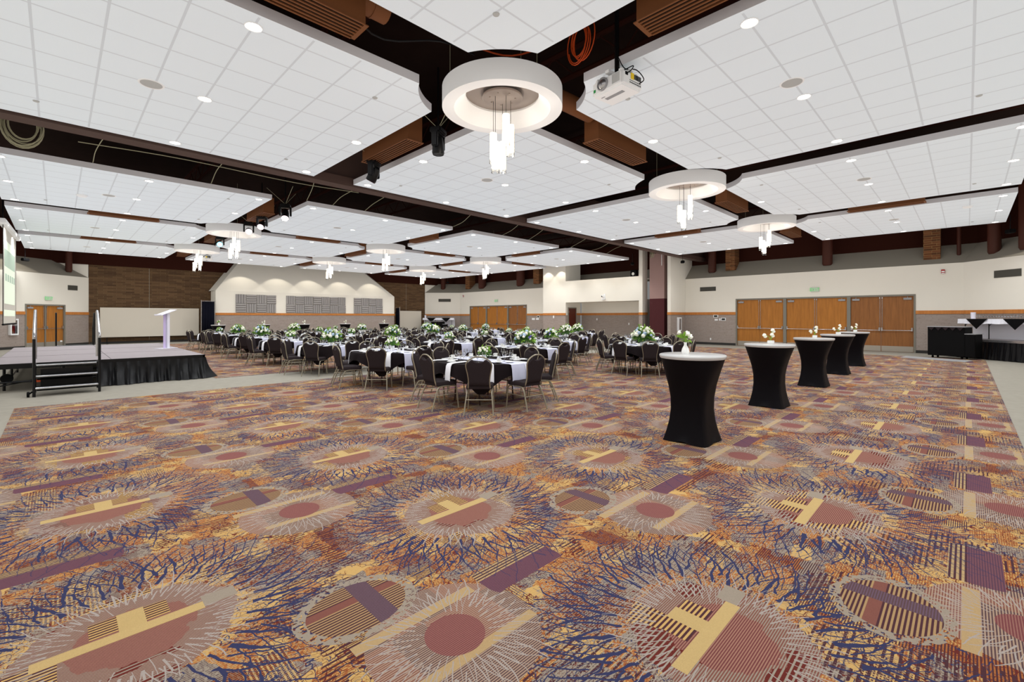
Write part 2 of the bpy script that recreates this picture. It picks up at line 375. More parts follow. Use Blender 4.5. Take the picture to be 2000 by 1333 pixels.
# ------------------------------------------------------------------ walls
ZT, ZW, ZB = 1.87, 1.72, .13            # trim top, wainscot top, baseboard top
trimno = [0]
def wall_run(name, p0, p1, ops=(), ztop=3.87, th=.2, ztrim=True):
    """wall from p0 to p1, its room side on the left of the direction p0->p1; ops = (t0,t1,ztop) openings"""
    p0 = Vector((*p0, 0)); p1 = Vector((*p1, 0)); L = (p1-p0).length; a = math.atan2(p1.y-p0.y, p1.x-p0.x)
    bm = B(); tb = B(); bb = B(); t = 0.
    for (a0, a1, zt) in sorted(ops)+[(L, L, 0)]:
        if a0-t > .01:
            box(bm, t, a0, -th, 0, ZW, ztop, mi=0); box(bm, t, a0, -th, 0, 0, ZW, mi=1)
            box(tb, t, a0, 0, .03, ZW, ZT); box(bb, t, a0, 0, .012, 0, ZB)
        if a1 > a0: box(bm, a0, a1, -th, 0, zt, ztop, mi=0)
        t = a1
    struct(name, bm, ['beige', 'stone'], loc=p0, rz=a)
    trimno[0] += 1
    struct('trim_%d' % trimno[0], tb, 'trimwood', loc=p0, rz=a); struct('baseboard_'+name[5:], bb, 'baseboard', loc=p0, rz=a)
DT = 2.6
# right wall x=26.75 travelled with the room on the left: from y low to high
wall_run('wall_right', (26.75, .1), (26.75, 12.0), [(1.5, 3.9, DT), (3.9, 6.6, DT), (6.6, 9.02, DT)])
wall_run('wall_right_corner', (22.5, -4.15), (26.75, .1))
wall_run('wall_far_right', (26.75, 21.8), (26.75, 33.65), [(3.25, 5.45, DT), (5.45, 8.15, DT), (8.15, 10.42, DT)])
wall_run('wall_far_corner', (26.75, 33.65), (24.43, 35.97))
wall_run('wall_left_corner', (1.30, 36.), (-4., 30.7), [(1.38, 3.45, 2.26)])
# brick end wall
bm = B(); box(bm, 1.3, 24.43, 36, 36.25, 0, 4.63); struct('wall_back', bm, 'brick')
bm = B(); box(bm, -.2, 1.28, 36, 36.2, 3.7, 4.63); box(bm, 24.45, 25.9, 36, 36.2, 3.7, 4.63); struct('wall_back_upper', bm, 'beige')
bm = B(); box(bm, 1.35, 7.1, 35.97, 36, 0, ZB); box(bm, 20.6, 24.4, 35.97, 36, 0, ZB); struct('baseboard_back', bm, 'baseboard')
bm = B(); box(bm, -4.7, 28, 35.9, 36.1, 4.63, 6.6); box(bm, 27.75, 27.9, -1, 12.0, 4.72, 6.6); box(bm, 27.75, 27.9, 12.0, 36, 4.72, 6.6)
T = xf((27.75, -.31, 0), PI+PI/4); box(bm, 0, 9, 0, .1, 4.72, 6.6, T)
T = xf((-.11, 36, 0), PI+PI/4); box(bm, 0, 7, -.1, 0, 4.72, 6.6, T); box(bm, -4.9, -4.7, -7, 31.5, 4.72, 6.6)
struct('wall_fascia', bm, 'brown')
# sloped soffit shelves above the walls
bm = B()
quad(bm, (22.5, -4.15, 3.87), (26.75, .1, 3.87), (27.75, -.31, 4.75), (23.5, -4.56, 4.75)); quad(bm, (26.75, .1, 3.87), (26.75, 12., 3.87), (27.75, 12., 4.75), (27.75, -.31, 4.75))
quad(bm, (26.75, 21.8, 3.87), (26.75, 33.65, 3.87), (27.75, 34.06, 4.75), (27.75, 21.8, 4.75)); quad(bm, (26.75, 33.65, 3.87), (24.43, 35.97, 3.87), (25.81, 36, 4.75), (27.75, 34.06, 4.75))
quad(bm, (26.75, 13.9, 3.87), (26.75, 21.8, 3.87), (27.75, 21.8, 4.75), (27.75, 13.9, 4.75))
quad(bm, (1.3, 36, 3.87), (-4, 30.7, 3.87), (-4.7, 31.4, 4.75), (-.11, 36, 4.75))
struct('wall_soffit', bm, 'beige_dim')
# pier by the folding partition
def wainpier(name, x0, x1, y0, y1, ztop, sides='xy', lo=True):
    bm = B(); box(bm, x0, x1, y0, y1, ZW, ztop, mi=0); box(bm, x0, x1, y0, y1, 0, ZW, mi=1)
    struct(name, bm, ['beige', 'stone'])
    tb = B(); box(tb, x0-.03, x1, y0-.03, y0, ZW, ZT); box(tb, x0-.03, x0, y0, y1, ZW, ZT); trimno[0] += 1; struct('trim_%d' % trimno[0], tb, 'trimwood')
    bb = B(); box(bb, x0-.012, x1, y0-.012, y0, 0, ZB); struct('baseboard_'+name[5:], bb, 'baseboard')
    sb = B(); box(sb, x0-.004, x0+.05, y0-.004, y0, .14, ZW); struct('trim_%d' % (trimno[0]+20), sb, 'steel')
wainpier('wall_pier_right', 24.85, 26.74, 12.0, 12.2, 6.4); wainpier('wall_pier_left', 25., 25.6, 13.86, 14.1, 6.4)
bm = B(); box(bm, 26.75, 27.7, 12.0, 12.2, 3.87, 6.4); struct('wall_pier_return', bm, 'beige')
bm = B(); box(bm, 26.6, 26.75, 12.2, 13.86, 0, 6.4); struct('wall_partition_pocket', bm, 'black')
# alcove wall x=25
bm = B()
box(bm, 25, 25.2, 14.1, 19.73, DT, 4.08); box(bm, 25, 26.7, 19.73, 21.8, ZW, 6.4); box(bm, 25, 26.7, 19.73, 21.8, 0, ZW, mi=1)
box(bm, 26.86, 27., 14.1, 19.73, ZW, DT+.1, mi=0); box(bm, 26.86, 27., 14.1, 19.73, 0, ZW, mi=1); box(bm, 25.2, 26.86, 14.1, 19.73, DT, DT+.1, mi=0); box(bm, 25.2, 27., 13.98, 14.1, 0, DT+.1, mi=0)
box(bm, 25.2, 26.7, 14.1, 19.73, 4.0, 4.08, mi=0)
struct('wall_alcove', bm, ['beige', 'stone'])
tb = B(); box(tb, 24.97, 25, 19.7, 21.8, ZW, ZT); box(tb, 26.83, 26.86, 14.1, 19.7, ZW, ZT); box(tb, 26.16, 26.86, 19.70, 19.73, ZW, ZT); struct('trim_9', tb, 'trimwood')
bb = B(); box(bb, 24.988, 25, 19.8, 21.8, 0, ZB); box(bb, 26.85, 26.86, 14.1, 19.7, 0, ZB); struct('baseboard_alcove', bb, 'baseboard')
# central bump with sloped hood
YB = 34.7; XL, XR = 7.33, 20.44
bm = B()
box(bm, XL, XR, YB, 36, ZW, 3.33, mi=0); box(bm, XL, XR, YB, 36, 0, ZW, mi=1)
P = [(XL, YB, 3.33), (XR, YB, 3.33), (XR+.05, 36, 3.33), (XL-.13, 36, 3.33)]; Tt = [(9.0, 35.75, 5.5), (17.9, 35.75, 5.5), (18.2, 36, 5.5), (8.7, 36, 5.5)]
quad(bm, P[0], P[1], Tt[1], Tt[0]); quad(bm, P[1], P[2], Tt[2], Tt[1]); quad(bm, P[3], P[0], Tt[0], Tt[3]); quad(bm, *Tt)
struct('wall_back_projection', bm, ['beige', 'stone'])
tb = B(); box(tb, XL-.03, XR+.03, YB-.03, YB, ZW, ZT); box(tb, XL-.03, XL, YB, 36, ZW, ZT); struct('trim_10', tb, 'trimwood')
bb = B(); box(bb, XL, XR, YB-.012, YB, 0, ZB); struct('baseboard_back_projection', bb, 'baseboard')
bm = B(); box(bm, 4.06, 4.075, 35.99, 36, .2, 4.6); box(bm, 22.4, 22.415, 35.99, 36, .2, 4.6); struct('trim_11', bm, 'beige_dim')
# unseen sides close the room
bm = B(); box(bm, -4.2, -4, -7, 30.7, 0, 4.9); struct('wall_left', bm, 'beige')
bm = B(); box(bm, -4.2, 23, -5.2, -5, 0, 4.9); struct('wall_front', bm, 'beige')
bm = B(); box(bm, -6, 29, -7, 37, 6.6, 6.75); struct('ceiling', bm, 'deck')

# ------------------------------------------------------------------ doors
def door_unit(n, p, a, w, h, leafmat='oak', post=False, kick=True, closers=True):
    """p: right/left end on the wall line, local x along the wall, local +y into the room"""
    bm = B(); f = .07
    box(bm, 0, f, -.16, .02, 0, h); box(bm, w-f, w, -.16, .02, 0, h); box(bm, f, w-f, -.16, .02, h-f, h)
    if post: box(bm, w/2-.03, w/2+.03, -.12, -.02, 0, h-f)
    d = struct('door_%d' % n, bm, 'frame_grey', loc=(p[0], p[1], 0), rz=a)
    lw = (w-2*f)/2
    for s in (0, 1):
        x0 = f+s*lw+(.03 if post and s else 0)+.004; x1 = f+(s+1)*lw-(.03 if post and not s else 0)-.004
        bm = B(); box(bm, x0, x1, -.1, -.055, .01, h-f-.006); lf = obj('door_leaf', bm, leafmat, d)
        bm = B(); box(bm, x0+.01, x1-.01, -.055, -.051, .02, .27); obj('kick_plate', bm, 'steel', lf)
        bm = B(); zb = .98; cx0, cx1 = (x0+.05, x1-.03)
        tube(bm, [(cx0, .02, zb), (cx1, .02, zb)], .014)
        for c in (cx0, cx1): box(bm, c-.03, c+.03, -.055, .03, zb-.03, zb+.13, bev=.008)
        obj('panic_bar', bm, 'chrome', lf)
        if closers:
            xc = (x0+.2) if s == 0 else (x1-.2)
            bm = B(); box(bm, xc-.14, xc+.14, -.055, .0, h-f-.17, h-f-.08, bev=.006); box(bm, xc-.01, xc+.01, -.05, -.01, h-f-.08, h-f-.03); obj('door_closer', bm, 'greyplast', lf)
        bm = B(); xr = x1-.04 if s == 0 else x0+.04
        tube(bm, [(xr, -.04, zb), (xr, -.04, h-f-.08)], .008); box(bm, xr-.02, xr+.02, -.055, -.02, h-f-.09, h-f-.03); obj('latch_rod', bm, 'chrome', lf)
    return d
n = 1
for (y0, w, lm) in ((1.6, 2.4, 'oak_dark'), (4.0, 2.7, 'oak'), (6.7, 2.42, 'oak')):
    door_unit(n, (26.75, y0), PI/2, w, DT, lm); n += 1
for (y0, w, lm) in ((25.05, 2.2, 'oak_dark'), (27.25, 2.7, 'oak'), (29.95, 2.27, 'oak')):
    door_unit(n, (26.75, y0), PI/2, w, DT, lm); n += 1
a = PI+PI/4; door_unit(n, (1.3+math.cos(a)*1.38, 36+math.sin(a)*1.38), a, 2.07, 2.26, 'oak', post=True); n += 1
# single red door in the alcove side
bm = B(); box(bm, 25.22, 25.28, 19.66, 19.73, 0, 2.26); box(bm, 26.1, 26.16, 19.66, 19.73, 0, 2.26); box(bm, 25.28, 26.1, 19.66, 19.73, 2.2, 2.26)
d = struct('door_8', bm, 'frame_grey'); bm = B(); box(bm, 25.285, 26.095, 19.68, 19.72, .01, 2.195); lf = obj('door_leaf', bm, 'redwood', d)
bm = B(); tube(bm, [(26.03, 19.68, 1.0), (26.03, 19.63, 1.0), (25.92, 19.63, 1.0)], .012); obj('door_handle', bm, 'chrome', lf)
bm = B(); [box(bm, 25.275, 25.30, 19.655, 19.68, z, z+.1) for z in (.3, 1.1, 1.9)]; obj('hinge', bm, 'chrome', lf)

# ------------------------------------------------------------------ ceiling clouds
XC = [1.62, 8.11, 14.60, 21.12]; YC = [1.77, 8.36, 16.85, 23.32, 29.9]
HW = 2.745; ZC = 4.97; RINGS = []
RX = [4.86, 11.37, 17.88]; RY = [5.07, 20.08, 26.6]
for x in RX:
    for y in RY: RINGS.append((x, y))
colname = ['stage-side', 'second', 'third', 'door-side']; rowname = ['nearest', 'second', 'third', 'fourth', 'farthest']
def cut(poly, c, R):
    """replace the square corner nearest to ring c by the concave arc of radius R"""
    out = []
    for k, (x, y) in enumerate(poly):
        if math.hypot(x-c[0], y-c[1]) < R:
            px, py = poly[k-1]; nx, ny = poly[(k+1) % 4]
            def hit(ax, ay):
                if abs(ax-x) > 1e-6: dx = math.sqrt(R*R-(y-c[1])**2); return (c[0]+math.copysign(dx, ax-x), y)
                dy = math.sqrt(R*R-(x-c[0])**2); return (x, c[1]+math.copysign(dy, ay-y))
            h0, h1 = hit(px, py), hit(nx, ny); a0 = math.atan2(h0[1]-c[1], h0[0]-c[0]); a1 = math.atan2(h1[1]-c[1], h1[0]-c[0])
            da = (a1-a0+PI) % (2*PI)-PI
            out += [(c[0]+R*math.cos(a0+da*i/14), c[1]+R*math.sin(a0+da*i/14)) for i in range(15)]
        else: out.append((x, y))
    return out
def dl_proto():
    t = thing('recessed_downlight', '', 'downlight')
    bm = B(); lathe(bm, [(.075, .0), (.092, -.012), (.098, -.004), (.098, .004)], 20); obj('trim_ring', bm, 'white', t)
    bm = B(); lathe(bm, [(0, -.006), (.076, -.006), (.076, .0), (0, .0)], 20); obj('lens', bm, 'lens', t); return t
DL = dl_proto(); dl_used = False
sensor = None; SPK = None
LIGHTS = []
for i, cx in enumerate(XC):
    for j, cy in enumerate(YC):
        poly = [(cx-HW, cy-HW), (cx+HW, cy-HW), (cx+HW, cy+HW), (cx-HW, cy+HW)]; near = []
        poly4 = list(poly)
        res = []
        for k in range(4):
            x, y = poly4[k]; ring = [c for c in RINGS if math.hypot(x-c[0], y-c[1]) < 1.27]
            if ring:
                near.append((x, y)); q = cut(poly4, ring[0], 1.27)
                # keep only the arc points of this corner
                arc = [p for p in q if p not in poly4]; res += arc if len(arc) == 15 else arc
            else: res.append((x, y))
        lab = 'white tiled ceiling panel, %s column, %s row from the camera' % (colname[i], rowname[j])
        bm = B(); prism(bm, [(x-cx, y-cy) for x, y in res], 0, .13, mi=0, mi_side=1)
        o = obj('ceiling_cloud', bm, ['tile', 'cloud_edge'], loc=(cx, cy, ZC)); tag(o, lab, 'ceiling panel', 'suspended white ceiling panels')
        for gy, dy in enumerate((-2.48, 0, 2.50)):
            for gx, dx in enumerate((-2.48, 0, 2.48)):
                x, y = cx+dx, cy+dy
                if any(math.hypot(x-c[0], y-c[1]) < 1.45 for c in RINGS): continue
                d_ = (x+y)*Q; r_ = (x-y)*Q
                if d_ < 1: continue
                vis = abs(r_/d_) < 1.2 and (ZC-H)/d_ < .76
                LIGHTS.append((x, y))
                if not vis: continue
                pos = {(0, 0): 'near', (1, 0): 'near right edge', (2, 0): 'right', (0, 1): 'near left edge', (1, 1): 'centre', (2, 1): 'far right edge', (0, 2): 'left', (1, 2): 'far left edge', (2, 2): 'far'}[(gx, gy)]
                lb = 'recessed downlight at the %s of the %s-column, %s-row ceiling panel' % (pos+(' corner' if pos in ('near', 'far', 'left', 'right') else ''), colname[i], rowname[j])
                if not dl_used: DL.location = (x, y, ZC-.002); DL['label'] = lb; DL['group'] = 'recessed downlights'; dl_used = True
                else: dup(DL, (x, y, ZC-.002), 0, lb, 'recessed downlights')
        # round speaker, sprinklers
        d_ = (cx+cy)*Q
        sx, sy = cx-.6, cy+.02
        if i == 0 and j == 1: sx = .97
        if abs((sx-sy)/(sx+sy)) < 1.13 and 620-889*(ZC-H)/((sx+sy)*Q) > 0:
            lb = 'round grey ceiling speaker in the %s-column, %s-row panel' % (colname[i], rowname[j])
            if SPK is None:
                bm = B(); lathe(bm, [(0, -.008), (.13, -.008), (.13, 0)], 28); SPK = obj('ceiling_speaker', bm, 'speaker', loc=(sx, sy, ZC)); tag(SPK, lb, 'speaker', 'round ceiling speakers')
                bm = B(); lathe(bm, [(.13, -.004), (.15, -.01), (.158, 0)], 28); obj('rim', bm, 'white', SPK)
            else: dup(SPK, (sx, sy, ZC), 0, lb)
        for q, (dx, dy) in enumerate(((1.85, -1.9), (1.85, 1.95), (-1.85, 1.95))):
            x, y = cx+dx, cy+dy
            if abs((x-y)/(x+y)) > 1.13 or 889*(ZC-H)/((x+y)*Q) > 620: continue
            lb = 'concealed sprinkler cap near the %s of the %s-column, %s-row panel' % (('right corner', 'far corner', 'left corner')[q], colname[i], rowname[j])
            if sensor is None:
                bm = B(); lathe(bm, [(0, -.012), (.035, -.012), (.04, 0)], 16); sensor = obj('sprinkler_cap', bm, 'speaker', loc=(x, y, ZC)); tag(sensor, lb, 'sprinkler', 'sprinkler caps')
            else: dup(sensor, (x, y, ZC), 0, lb)

# smoke detectors (white domes) on two panels
for (px, py, lb) in ((160, 381, 'white round access point on the stage-side-column, third-row ceiling panel'), (1890, 403, 'white round access point on the door-side-column, nearest-row ceiling panel')):
    x, y = at(px, py, ZC); bm = B(); lathe(bm, [(0, -.05), (.09, -.05), (.12, -.02), (.12, 0)], 20); tag(obj('access_point', bm, 'white', loc=(x, y, ZC)), lb, 'wifi access point')

# ------------------------------------------------------------------ ring pendants
def ring_proto():
    t = thing('ring_chandelier', '', 'chandelier')
    bm = B(); lathe(bm, [(.74, 0), (.92, 0), (.92, .29), (.58, .29), (.56, .21), (.62, .12), (.74, 0)], 64)
    obj('ring_shade', bm, 'ring', t)
    bm = B(); lathe(bm, [(.0, .245), (.60, .245), (.60, .26), (0, .26)], 48); obj('backing_plate', bm, 'canopy', t)
    bm = B(); lathe(bm, [(0, .17), (.30, .17), (.31, .18), (.31, .20), (.06, .205), (.06, .245)], 48)
    for k in range(7): lathe(bm, [(0, .155), (.014, .16), (.014, .172)], 8, xf((.2*math.cos(k*.9), .2*math.sin(k*.9), 0)))
    obj('canopy', bm, 'canopy', t)
    # five glass cylinders; offsets measured from the nearest fixture
    for (ox, oy, zt, L) in ((-.045, .158, -.33, .47), (-.139, .011, -.53, .47), (.119, .122, -.435, .48), (-.037, -.118, -.12, .48), (.132, -.047, -.214, .48)):
        bm = B(); lathe(bm, [(0, 0), (.052, .0), (.057, -.01), (.057, -L+.07), (.0, -L+.07)], 20, xf((ox, oy, zt))); cy = obj('glass_cylinder', bm, 'cyl', t)
        bm = B(); lathe(bm, [(.060, -.01), (.062, -L), (.057, -L), (.057, -L+.06)], 20, xf((ox, oy, zt))); obj('clear_sleeve', bm, 'glass', cy)
        bm = B(); tube(bm, [(ox, oy, zt), (ox, oy, .18)], .0035, 6); obj('cord', bm, 'blackmetal', t)
    for k in range(3):
        bm = B(); x, y = .8*math.cos(k*2.1+.4), .8*math.sin(k*2.1+.4); tube(bm, [(x, y, .29), (x, y, 1.8)], .004, 6); obj('hanger_wire', bm, 'wire', t)
    return t
RP = ring_proto(); first = True
rn = {(0, 0): 'large white ring chandelier with five glowing glass cylinders, nearest the camera', (1, 0): 'white ring chandelier second from the camera, above the right-hand dining tables', (2, 0): 'white ring chandelier nearest the right-hand doors',
      (0, 1): 'white ring chandelier left of centre with the moving light before it', (0, 2): 'white ring chandelier farthest left, beside the far projector', (1, 1): 'white ring chandelier over the middle of the dining tables',
      (1, 2): 'white ring chandelier in front of the grey acoustic panels', (2, 1): 'white ring chandelier nearest the far-right oak doors', (2, 2): 'white ring chandelier in front of the far brick corner'}
for i, x in enumerate(RX):
    for j, y in enumerate(RY):
        if first: RP.location = (x, y, 4.78); RP['label'] = rn[(i, j)]; RP['group'] = 'ring chandeliers'; first = False
        else: dup(RP, (x, y, 4.78), 0, rn[(i, j)], 'ring chandeliers')
RP.rotation_euler.z = 0

# ------------------------------------------------------------------ plenum: beam, ducts, joists, cables
bm = B(); box(bm, -4.5, 27.7, 11.16, 11.52, 4.93, 5.15); box(bm, -4.5, 27.7, 11.3, 11.38, 5.15, 6.6); tag(obj('partition_track_beam', bm, 'beam'), 'long brown folding-partition track beam crossing the whole ceiling', 'beam')
bm = B(); box(bm, -4.5, 27.7, 13.55, 13.7, 5.6, 6.2); box(bm, -4.5, 27.7, 12.1, 12.2, 5.9, 6.3); tag(obj('roof_beam', bm, 'brown'), 'dark brown roof beams above the wide ceiling gap', 'beam')
for k, x in enumerate((3.2, 6.6, 10, 14, 18, 22)):
    bm = B(); tube(bm, [(x, -5, 5.95), (x, 35.8, 5.95)], .05, 6); tube(bm, [(x, -5, 6.45), (x, 35.8, 6.45)], .05, 6)
    for y in range(-5, 35): tube(bm, [(x, y, 5.95), (x, y+.5, 6.45), (x, y+1, 5.95)], .015, 5)
    tag(obj('roof_joist', bm, 'brown'), 'brown open-web roof joist, %s from the stage side' % ORD[k], 'joist', 'roof joists')
def diff_proto():
    t = thing('air_diffuser', '', 'air diffuser')
    bm = B(); box(bm, -.9, .9, -.16, .16, .012, .52); obj('duct_box', bm, 'duct', t)
    bm = B(); box(bm, -.93, -.88, -.18, .18, 0, .012); box(bm, .88, .93, -.18, .18, 0, .012)
    for k in range(7): y = -.18+k*.06-.0; box(bm, -.88, .88, y-.008+.0, y+.014, 0, .012)
    obj('louvre', bm, 'duct', t)
    bm = B(); box(bm, -.87, .87, -.155, .155, .0118, .0125); obj('dark_slots', bm, 'ductdark', t); return t
DP = diff_proto(); first = True; dk = []
for x in XC: dk += [(x, 5.07, 0)]+[(x, y, 0) for y in (20.08, 26.6)]
for x in RX: dk += [(x, y, PI/2) for y in YC]
for (x, y, rz) in dk:
    if (x+y)*Q < 3 or (x == RX[1] and y < 10): continue
    jj = min(range(5), key=lambda k: abs(YC[k]-y)); ii = min(range(4), key=lambda k: abs(XC[k]-x))
    if rz: lb = 'brown louvred air diffuser in the %s lengthwise ceiling gap, %s row' % (ORD[RX.index(x)], rowname[jj])
    else: lb = 'brown louvred air diffuser in the %s cross gap, %s column' % (ORD[RY.index(y)], colname[ii])
    if rz and abs(x-4.86) < .01: x = 4.84
    if first: DP.location = (x, y, 4.94); DP['label'] = lb; DP['group'] = 'brown air diffusers'; first = False
    else: dup(DP, (x, y, 4.94), rz, lb, 'brown air diffusers')
bm = B(); tube(bm, [(2.5, 5.05, 5.34), (2.86, 5.05, 5.34)], .15, 16); tube(bm, [(2.66, 5.05, 5.34), (2.68, 5.05, 5.34)], .157, 16); tag(obj('round_duct', bm, 'duct'), 'short brown round duct behind the nearest ceiling diffuser', 'duct')
bm = B(); tube(bm, smoothpath([(5.5, 5.6, 5.6), (6.2, 5.2, 5.5), (7.1, 5.0, 5.4)], 5), .16, 12); tag(obj('round_duct', bm, 'duct'), 'brown round duct above the nearest ring chandelier', 'duct')

def cable(pts, label, m='wire', r=.012):
    bm = B(); tube(bm, smoothpath(pts, 5), r, 6); return tag(obj('hanging_cable', bm, m), label, 'cable')
def coil(c, R, n, ax, m, label, r=.01):
    bm = B(); pts = []
    for k in range(n*24):
        t = k/24*2*PI; rr = R*(1+.22*math.sin(t*.37)+.05*math.sin(t*.11)); q = .06*math.sin(t*.23)
        pts.append((c[0]+ax[0]*math.cos(t)*rr*.7, c[1]+ax[1]*math.cos(t)*rr*.7+q, c[2]+math.sin(t)*rr))
    tube(bm, pts, r, 5); return tag(obj('cable_coil', bm, m), label, 'cable coil')
coil((-.45, 12.3, 5.12), .33, 9, (1, 0), 'wire', 'coil of pale data cable at the left end of the ceiling gap')
coil((24.1, 12.75, 5.35), .3, 6, (.7, .7), 'wire', 'small coil of cable near the partition pier')
coil((5.15, 3.8, 5.42), .24, 6, (.2, 1), 'orangewire', 'coil of orange cable above the near projector', .008)
cable([(4.3, 5.2, 5.6), (4.7, 4.7, 5.4), (5.1, 4.1, 5.55)], 'orange cable running across the ceiling gap to the coil', 'orangewire', .012)
for k, x in enumerate((1.0, 3.3, 4.7, 6.9, 7.7, 10.5, 13.0, 14.6, 17.8, 19.5, 22.0)):
    R_ = random.Random(k+3); d_ = R_.uniform(.25, .8)*R_.choice((-1, 1)); h_ = R_.uniform(5.25, 5.6)
    cable([(x, 11.6, 5.05+R_.random()*.3), (x+.1, 11.9, h_), (x+d_*.5, 12.6, h_+.1), (x+d_, 13.5, h_-.1), (x+d_*1.1, 14.15, 5.11)], 'thin grey conduit arching over the wide ceiling gap, %s from the left' % (ORD+['eleventh'])[k], 'wire', .009)
cable([(.3, 12.6, 5.1), (2.0, 12.4, 5.12), (4.4, 12.6, 5.15), (6.2, 12.5, 5.2)], 'long thin cable strung inside the wide ceiling gap', 'wire', .01)
cable([(1.9, 4.8, 5.5), (2.8, 5.3, 5.15), (3.6, 4.95, 5.25), (4.4, 5.2, 5.5)], 'black cable looping past the nearest diffuser', 'blackmetal', .012)

# ------------------------------------------------------------------ moving-head lights along the x=4.86 gap
for k, (y, tilt, rot, m, lb) in enumerate(((6.74, 0, .5, None, 'black moving-head stage light left of the nearest ring chandelier'), (9.1, .5, .6, 'tracklight_pink', 'black moving-head stage light over the brown diffuser, lens angled down'),
        (14.5, .6, 2.7, 'tracklight_pink', 'black moving-head stage light at the end of the wide ceiling gap'), (16.7, .9, 2.5, 'tracklight_pink', 'black moving-head stage light with pink lens before the left ring chandelier'),
        (18.2, 1.2, 2.9, 'tracklight_pink', 'stage light with pale pink lens behind the left ring chandelier'), (22.3, 1.3, 2.93, 'tracklight_blue', 'stage light with glowing cyan lens before the farthest left ring'))):
    t = thing('moving_head_light', lb, 'stage light', (4.86, y, 4.88), rot, 'moving-head stage lights')
    bm = B(); box(bm, -.14, .14, -.11, .11, .0, .1, bev=.02); tube(bm, [(0, 0, .1), (0, 0, 1.2)], .02); obj('base_box', bm, 'blackmetal', t)
    bm = B(); box(bm, -.17, -.12, -.06, .06, -.26, .0, bev=.015); box(bm, .12, .17, -.06, .06, -.26, .0, bev=.015); box(bm, -.17, .17, -.06, .06, -.02, .01); obj('yoke', bm, 'blackmetal', t)
    bm = B(); T = xf((0, 0, -.2), 0, tilt); lathe(bm, [(0, .14), (.08, .13), (.10, .02), (.11, -.14), (.098, -.17)], 18, T); hd = obj('lamp_head', bm, 'blackmetal', t)
    bm = B(); lathe(bm, [(0, -.155), (.098, -.165), (.098, -.15)], 18, T); obj('lens', bm, m or 'screenlcd', hd)
    bm = B()
    for a in (0, 2.1, 4.2): tube(bm, [(0, 0, .1), (.5*math.cos(a), .5*math.sin(a), .55)], .006, 5)
    obj('safety_wires', bm, 'wire', t)

# ------------------------------------------------------------------ projectors
def projector(loc, rz, lb, pole=1.3):
    t = thing('ceiling_projector', lb, 'projector', loc, rz)
    bm = B(); box(bm, -.21, .21, -.265, .265, -.02, .18, bev=.03); bd = obj('casing', bm, 'white', t)
    bm = B(); T = xf((-.21, .06, .09), 0, 0, PI/2); lathe(bm, [(.088, .0), (.088, -.022), (.076, -.03), (.07, -.01)], 24, T); obj('lens_ring', bm, 'greyplast', bd)
    bm = B(); lathe(bm, [(.0, -.045), (.05, -.032), (.074, -.012), (.074, 0)], 24, T); obj('lens', bm, 'chrome', bd)
    bm = B(); [box(bm, -.213, -.209, -.22+k*.013, -.214+k*.013, .03, .15) for k in range(10)]; obj('front_grille', bm, 'speaker', bd)
    bm = B(); box(bm, -.212, -.209, .19, .225, .03, .07); obj('green_label', bm, 'green', bd)
    bm = B(); box(bm, -.02, .17, -.268, -.262, .095, .16); obj('connector_panel', bm, 'screenlcd', bd)
    bm = B(); box(bm, -.04, .02, -.272, -.266, .085, .165); obj('yellow_label', bm, 'yellow', bd)
    bm = B(); box(bm, -.15, -.10, -.27, -.264, .11, .15)
    for k in range(9): box(bm, -.06+k*.026, -.045+k*.026, -.268, -.264, .03, .045); box(bm, -.06+k*.026, -.047+k*.026, -.268, -.264, .06, .07)
    obj('sockets', bm, 'black', bd)
    bm = B(); box(bm, -.06, .0, -.14, .16, -.023, -.02); box(bm, -.11, -.095, .12, .18, -.023, -.02); obj('underside_marks', bm, 'greyplast', bd)
    bm = B(); box(bm, -.2, .2, -.03, .03, .22, .26); box(bm, -.03, .03, -.25, .25, .2, .23); box(bm, .05, .2, -.1, .1, .2, .28)
    for (x, y) in ((-.15, -.2), (.15, -.2), (-.15, .2), (.15, .2)): lathe(bm, [(.03, .18), (.035, .2), (.02, .21), (.015, .225)], 10, xf((x, y, 0)))
    obj('mounting_bracket', bm, 'white', t)
    bm = B(); tube(bm, [(0, 0, .26), (0, 0, pole)], .03, 12); obj('pole', bm, 'blackmetal', t)
    bm = B(); tube(bm, smoothpath([(0, -.02, .5), (.02, -.12, .3), (.08, -.26, .24), (.16, -.32, .12), (.12, -.28, .06)], 5), .007, 6); tube(bm, smoothpath([(0, -.03, .45), (-.04, -.1, .26), (.02, -.25, .28), (-.08, -.31, .17), (-.12, -.27, .13)], 5), .007, 6); obj('power_cables', bm, 'black', t)
    return t
projector((5.37, 3.36, 4.61), -.14, 'white ceiling projector hanging right of the nearest ring chandelier'); projector((5.6, 28.3, 4.6), -.3, 'white ceiling projector hanging beside the farthest left ring chandelier', .8)

# ------------------------------------------------------------------ wall fittings
def on_right(y, z): return (26.75, y, z)
def wx(px, x): # y on plane x=const at pixel column px
    q = (px-1000)/888.9; return x*(1-q)/(1+q)
def zx(py, x, y): return H+(620-py)*((x+y)*Q)/888.9
def vent(p, rz, w, h, lb):
    bm = B(); box(bm, -w/2, w/2, 0, .02, -h/2, h/2); t = obj('air_vent', bm, 'vent', loc=p, rz=rz); tag(t, lb, 'air vent', 'wall air vents')
    bm = B()
    for k in range(9): z = -h/2+.02+k*(h-.04)/8; box(bm, -w/2+.02, w/2-.02, .02, .028, z-.006, z+.006)
    obj('slat', bm, 'vent', t)
vent((26.75, 10.65, zx(565, 26.75, 10.65)), PI/2, .9, .24, 'dark wall vent above the paint line left of the right-hand doors')
vent((25.56, -1.09, 3.25), PI/4, .95, .28, 'grey wall vent on the far right angled wall'); vent((25.73, 34.67, 3.16), PI*.75, 1.15, .27, 'small grey vent on the angled wall beside the far brick wall')
